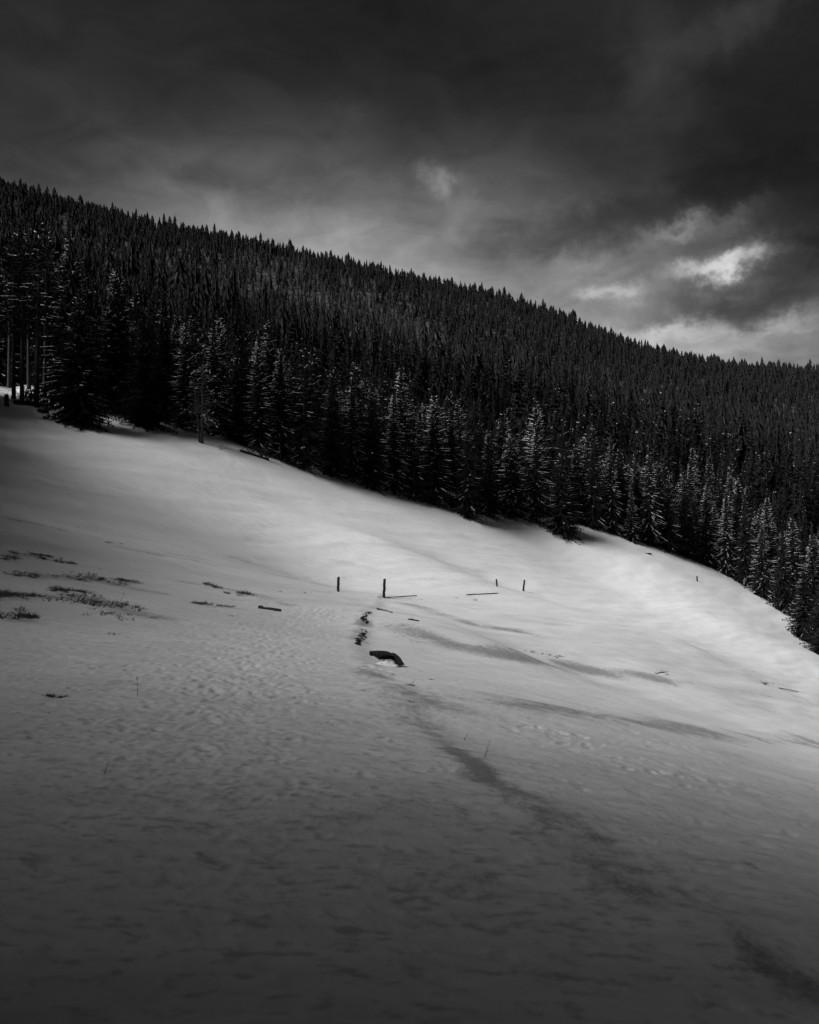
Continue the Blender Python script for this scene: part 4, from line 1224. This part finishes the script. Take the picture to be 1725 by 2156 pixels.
def patch(line, wid, hgt, n, label, seed):
    pl = poly(line, ground_z); g = np.random.default_rng(seed); Vs, Fs, m = [], [], 0
    o_ = np.array([pl[0][0], pl[0][1], gz(*pl[0])])
    seg = np.hypot(*np.diff(pl, axis=0).T); cum = np.concatenate([[0], np.cumsum(seg)])
    ctr = g.random((max(6, n // 14), 1)) * cum[-1]
    pts = []
    n = int(n * 0.7); wid = wid * 1.5; hgt = hgt * 1.4
    for q in range(n):
        c = float(ctr[g.integers(len(ctr))][0]); s_ = np.clip(c + g.normal(0, cum[-1] * 0.035), 0, cum[-1])
        hh = vhash(np.array([int(c * 37)]), np.array([seed]), 3)[0] - 0.5
        pts.append((np.interp(s_, cum, pl[:, 0]) + g.normal(0, wid * 0.22), np.interp(s_, cum, pl[:, 1]) + hh * wid * 2.6 + g.normal(0, wid * 0.25)))
    pts = np.array(pts); zs = ground_z(pts[:, 0], pts[:, 1])
    for (px, py), z in zip(pts, zs):
        V, F = blades(g, int(g.integers(4, 9)), 0.10, hgt, 0.010, 0.8)
        V = V + np.array([px, py, z]) - o_; Vs.append(V); Fs.append(F + m); m += len(V)
    o = obj('grass_patch', mesh_np('grass_patch', np.concatenate(Vs), np.concatenate(Fs), [MAT['grass']])); o.location = o_
    tag(o, label, 'grass', 'dry grass patches on the left slope', 'stuff')
patch([(36, 1163), (80, 1170), (120, 1180), (150, 1188)], 0.40, 0.11, 190, 'uppermost long grass patch showing through the snow on the left slope', 1)
patch([(0, 1172), (18, 1174), (36, 1180)], 0.30, 0.12, 60, 'short grass patch at the left border beside the uppermost long one', 2)
patch([(28, 1206), (60, 1212), (92, 1216)], 0.25, 0.11, 70, 'thin broken grass patch left of the broad middle one', 3)
patch([(116, 1212), (180, 1216), (225, 1222), (262, 1231)], 0.60, 0.11, 260, 'broad middle grass patch on the left slope', 4)
patch([(100, 1240), (140, 1244), (185, 1250)], 0.25, 0.12, 110, 'narrow dark grass patch just below the broad middle one', 5)
patch([(0, 1252), (70, 1250), (150, 1262), (215, 1278), (266, 1292)], 0.75, 0.13, 340, 'largest and lowest grass patch on the left slope', 6)
patch([(0, 1288), (18, 1294), (38, 1306)], 0.35, 0.14, 80, 'grass patch at the left border below the largest one', 7)
patch([(404, 1223), (430, 1229), (462, 1238)], 0.25, 0.13, 80, 'dark grass patch left of the path along the upper rim', 8)
patch([(464, 1244), (495, 1249), (524, 1255)], 0.22, 0.14, 60, 'bristly grass patch continuing right of the upper rim patch', 9)
patch([(400, 1272), (440, 1273), (480, 1279)], 0.30, 0.13, 70, 'sparse grass patch below the upper rim patch left of the path', 10)
patch([(480, 1172), (505, 1174), (530, 1181)], 0.30, 0.06, 50, 'thin distant grass patch above the trodden track', 11)
patch([(220, 1142), (240, 1143), (252, 1146)], 0.25, 0.08, 30, 'small faint grass patch high on the left slope', 12)
patch([(635, 1247), (680, 1247), (735, 1247), (790, 1246)], 0.35, 0.06, 90, 'low grass patch round the foot of the leftmost fence post', 13)
patch([(1120, 1374), (1150, 1379), (1190, 1385)], 0.16, 0.07, 50, 'trailing grass patch along the icy band right of the bushy tuft', 14)
patch([(820, 1260), (850, 1260), (900, 1262)], 0.2, 0.06, 50, 'low grass patch along the fallen pole beside the tallest post', 15)

def stalk(base, top, label, seed, head=False):
    x, y, z = hit(*base); k = y / FPX; g = np.random.default_rng(seed)
    dx, h = (top[0] - base[0]) * k, (base[1] - top[1]) * k
    o = empty('grass_stalk', (x, y, z)); tag(o, label, 'stalk', 'single dry stalks in the snow')
    t = np.linspace(0, 1, 6); mb = MB()
    mb.tube(np.stack([dx * t ** 1.3, 0.03 * t, -0.03 + (h + 0.03) * t], 1), max(0.004, 0.40 * k) * (1 - 0.5 * t), 4)
    obj('stem', mb.mesh('stalk_stem', MAT['grass']), o)
    lf = MB(); limb(lf, (dx * 0.3, 0, h * 0.3), (g.normal(0, 1), 0.2, 0.9), h * 0.35, max(0.003, 0.3 * k), 0, g)
    obj('leaf', lf.mesh('stalk_leaf', MAT['grass']), o)
    if head:
        hd = MB(); hd.tube(np.array([(dx, 0.03, h * 0.98), (dx * 1.02, 0.03, h * 1.06), (dx * 1.03, 0.03, h * 1.2)]), np.array([0.9, 1.6, 0.3]) * max(0.004, 0.5 * k), 6); obj('seed_head', hd.mesh('seed_head', MAT['grass']), o)
stalk((290, 1466), (287, 1432), 'tall dry stalk with a seed head in the left foreground', 1, True)
stalk((248, 1278), (260, 1252), 'tall leaning stalk with a seed head at the end of the lowest grass patch', 2, True)
stalk((245, 1276), (247, 1260), 'shorter upright stalk at the end of the lowest grass patch', 3)
stalk((217, 1630), (226, 1606), 'blurred leaning stalk low in the left foreground', 4)
stalk((976, 1560), (985, 1546), 'short leaning stalk by the dark path edge, left one of two', 5)
stalk((1020, 1594), (1034, 1559), 'long leaning stalk by the dark path edge, right one of two', 6)
stalk((866, 1440), (876, 1430), 'thin curved stalk rising from the tuft below the boulder', 7)
stalk((1106, 1372), (1109, 1365), 'tiny stalk left of the bushy tuft on the icy band', 8)
stalk((40, 1290), (44, 1272), 'thin stalk at the left border beside the lowest grass patch', 9)
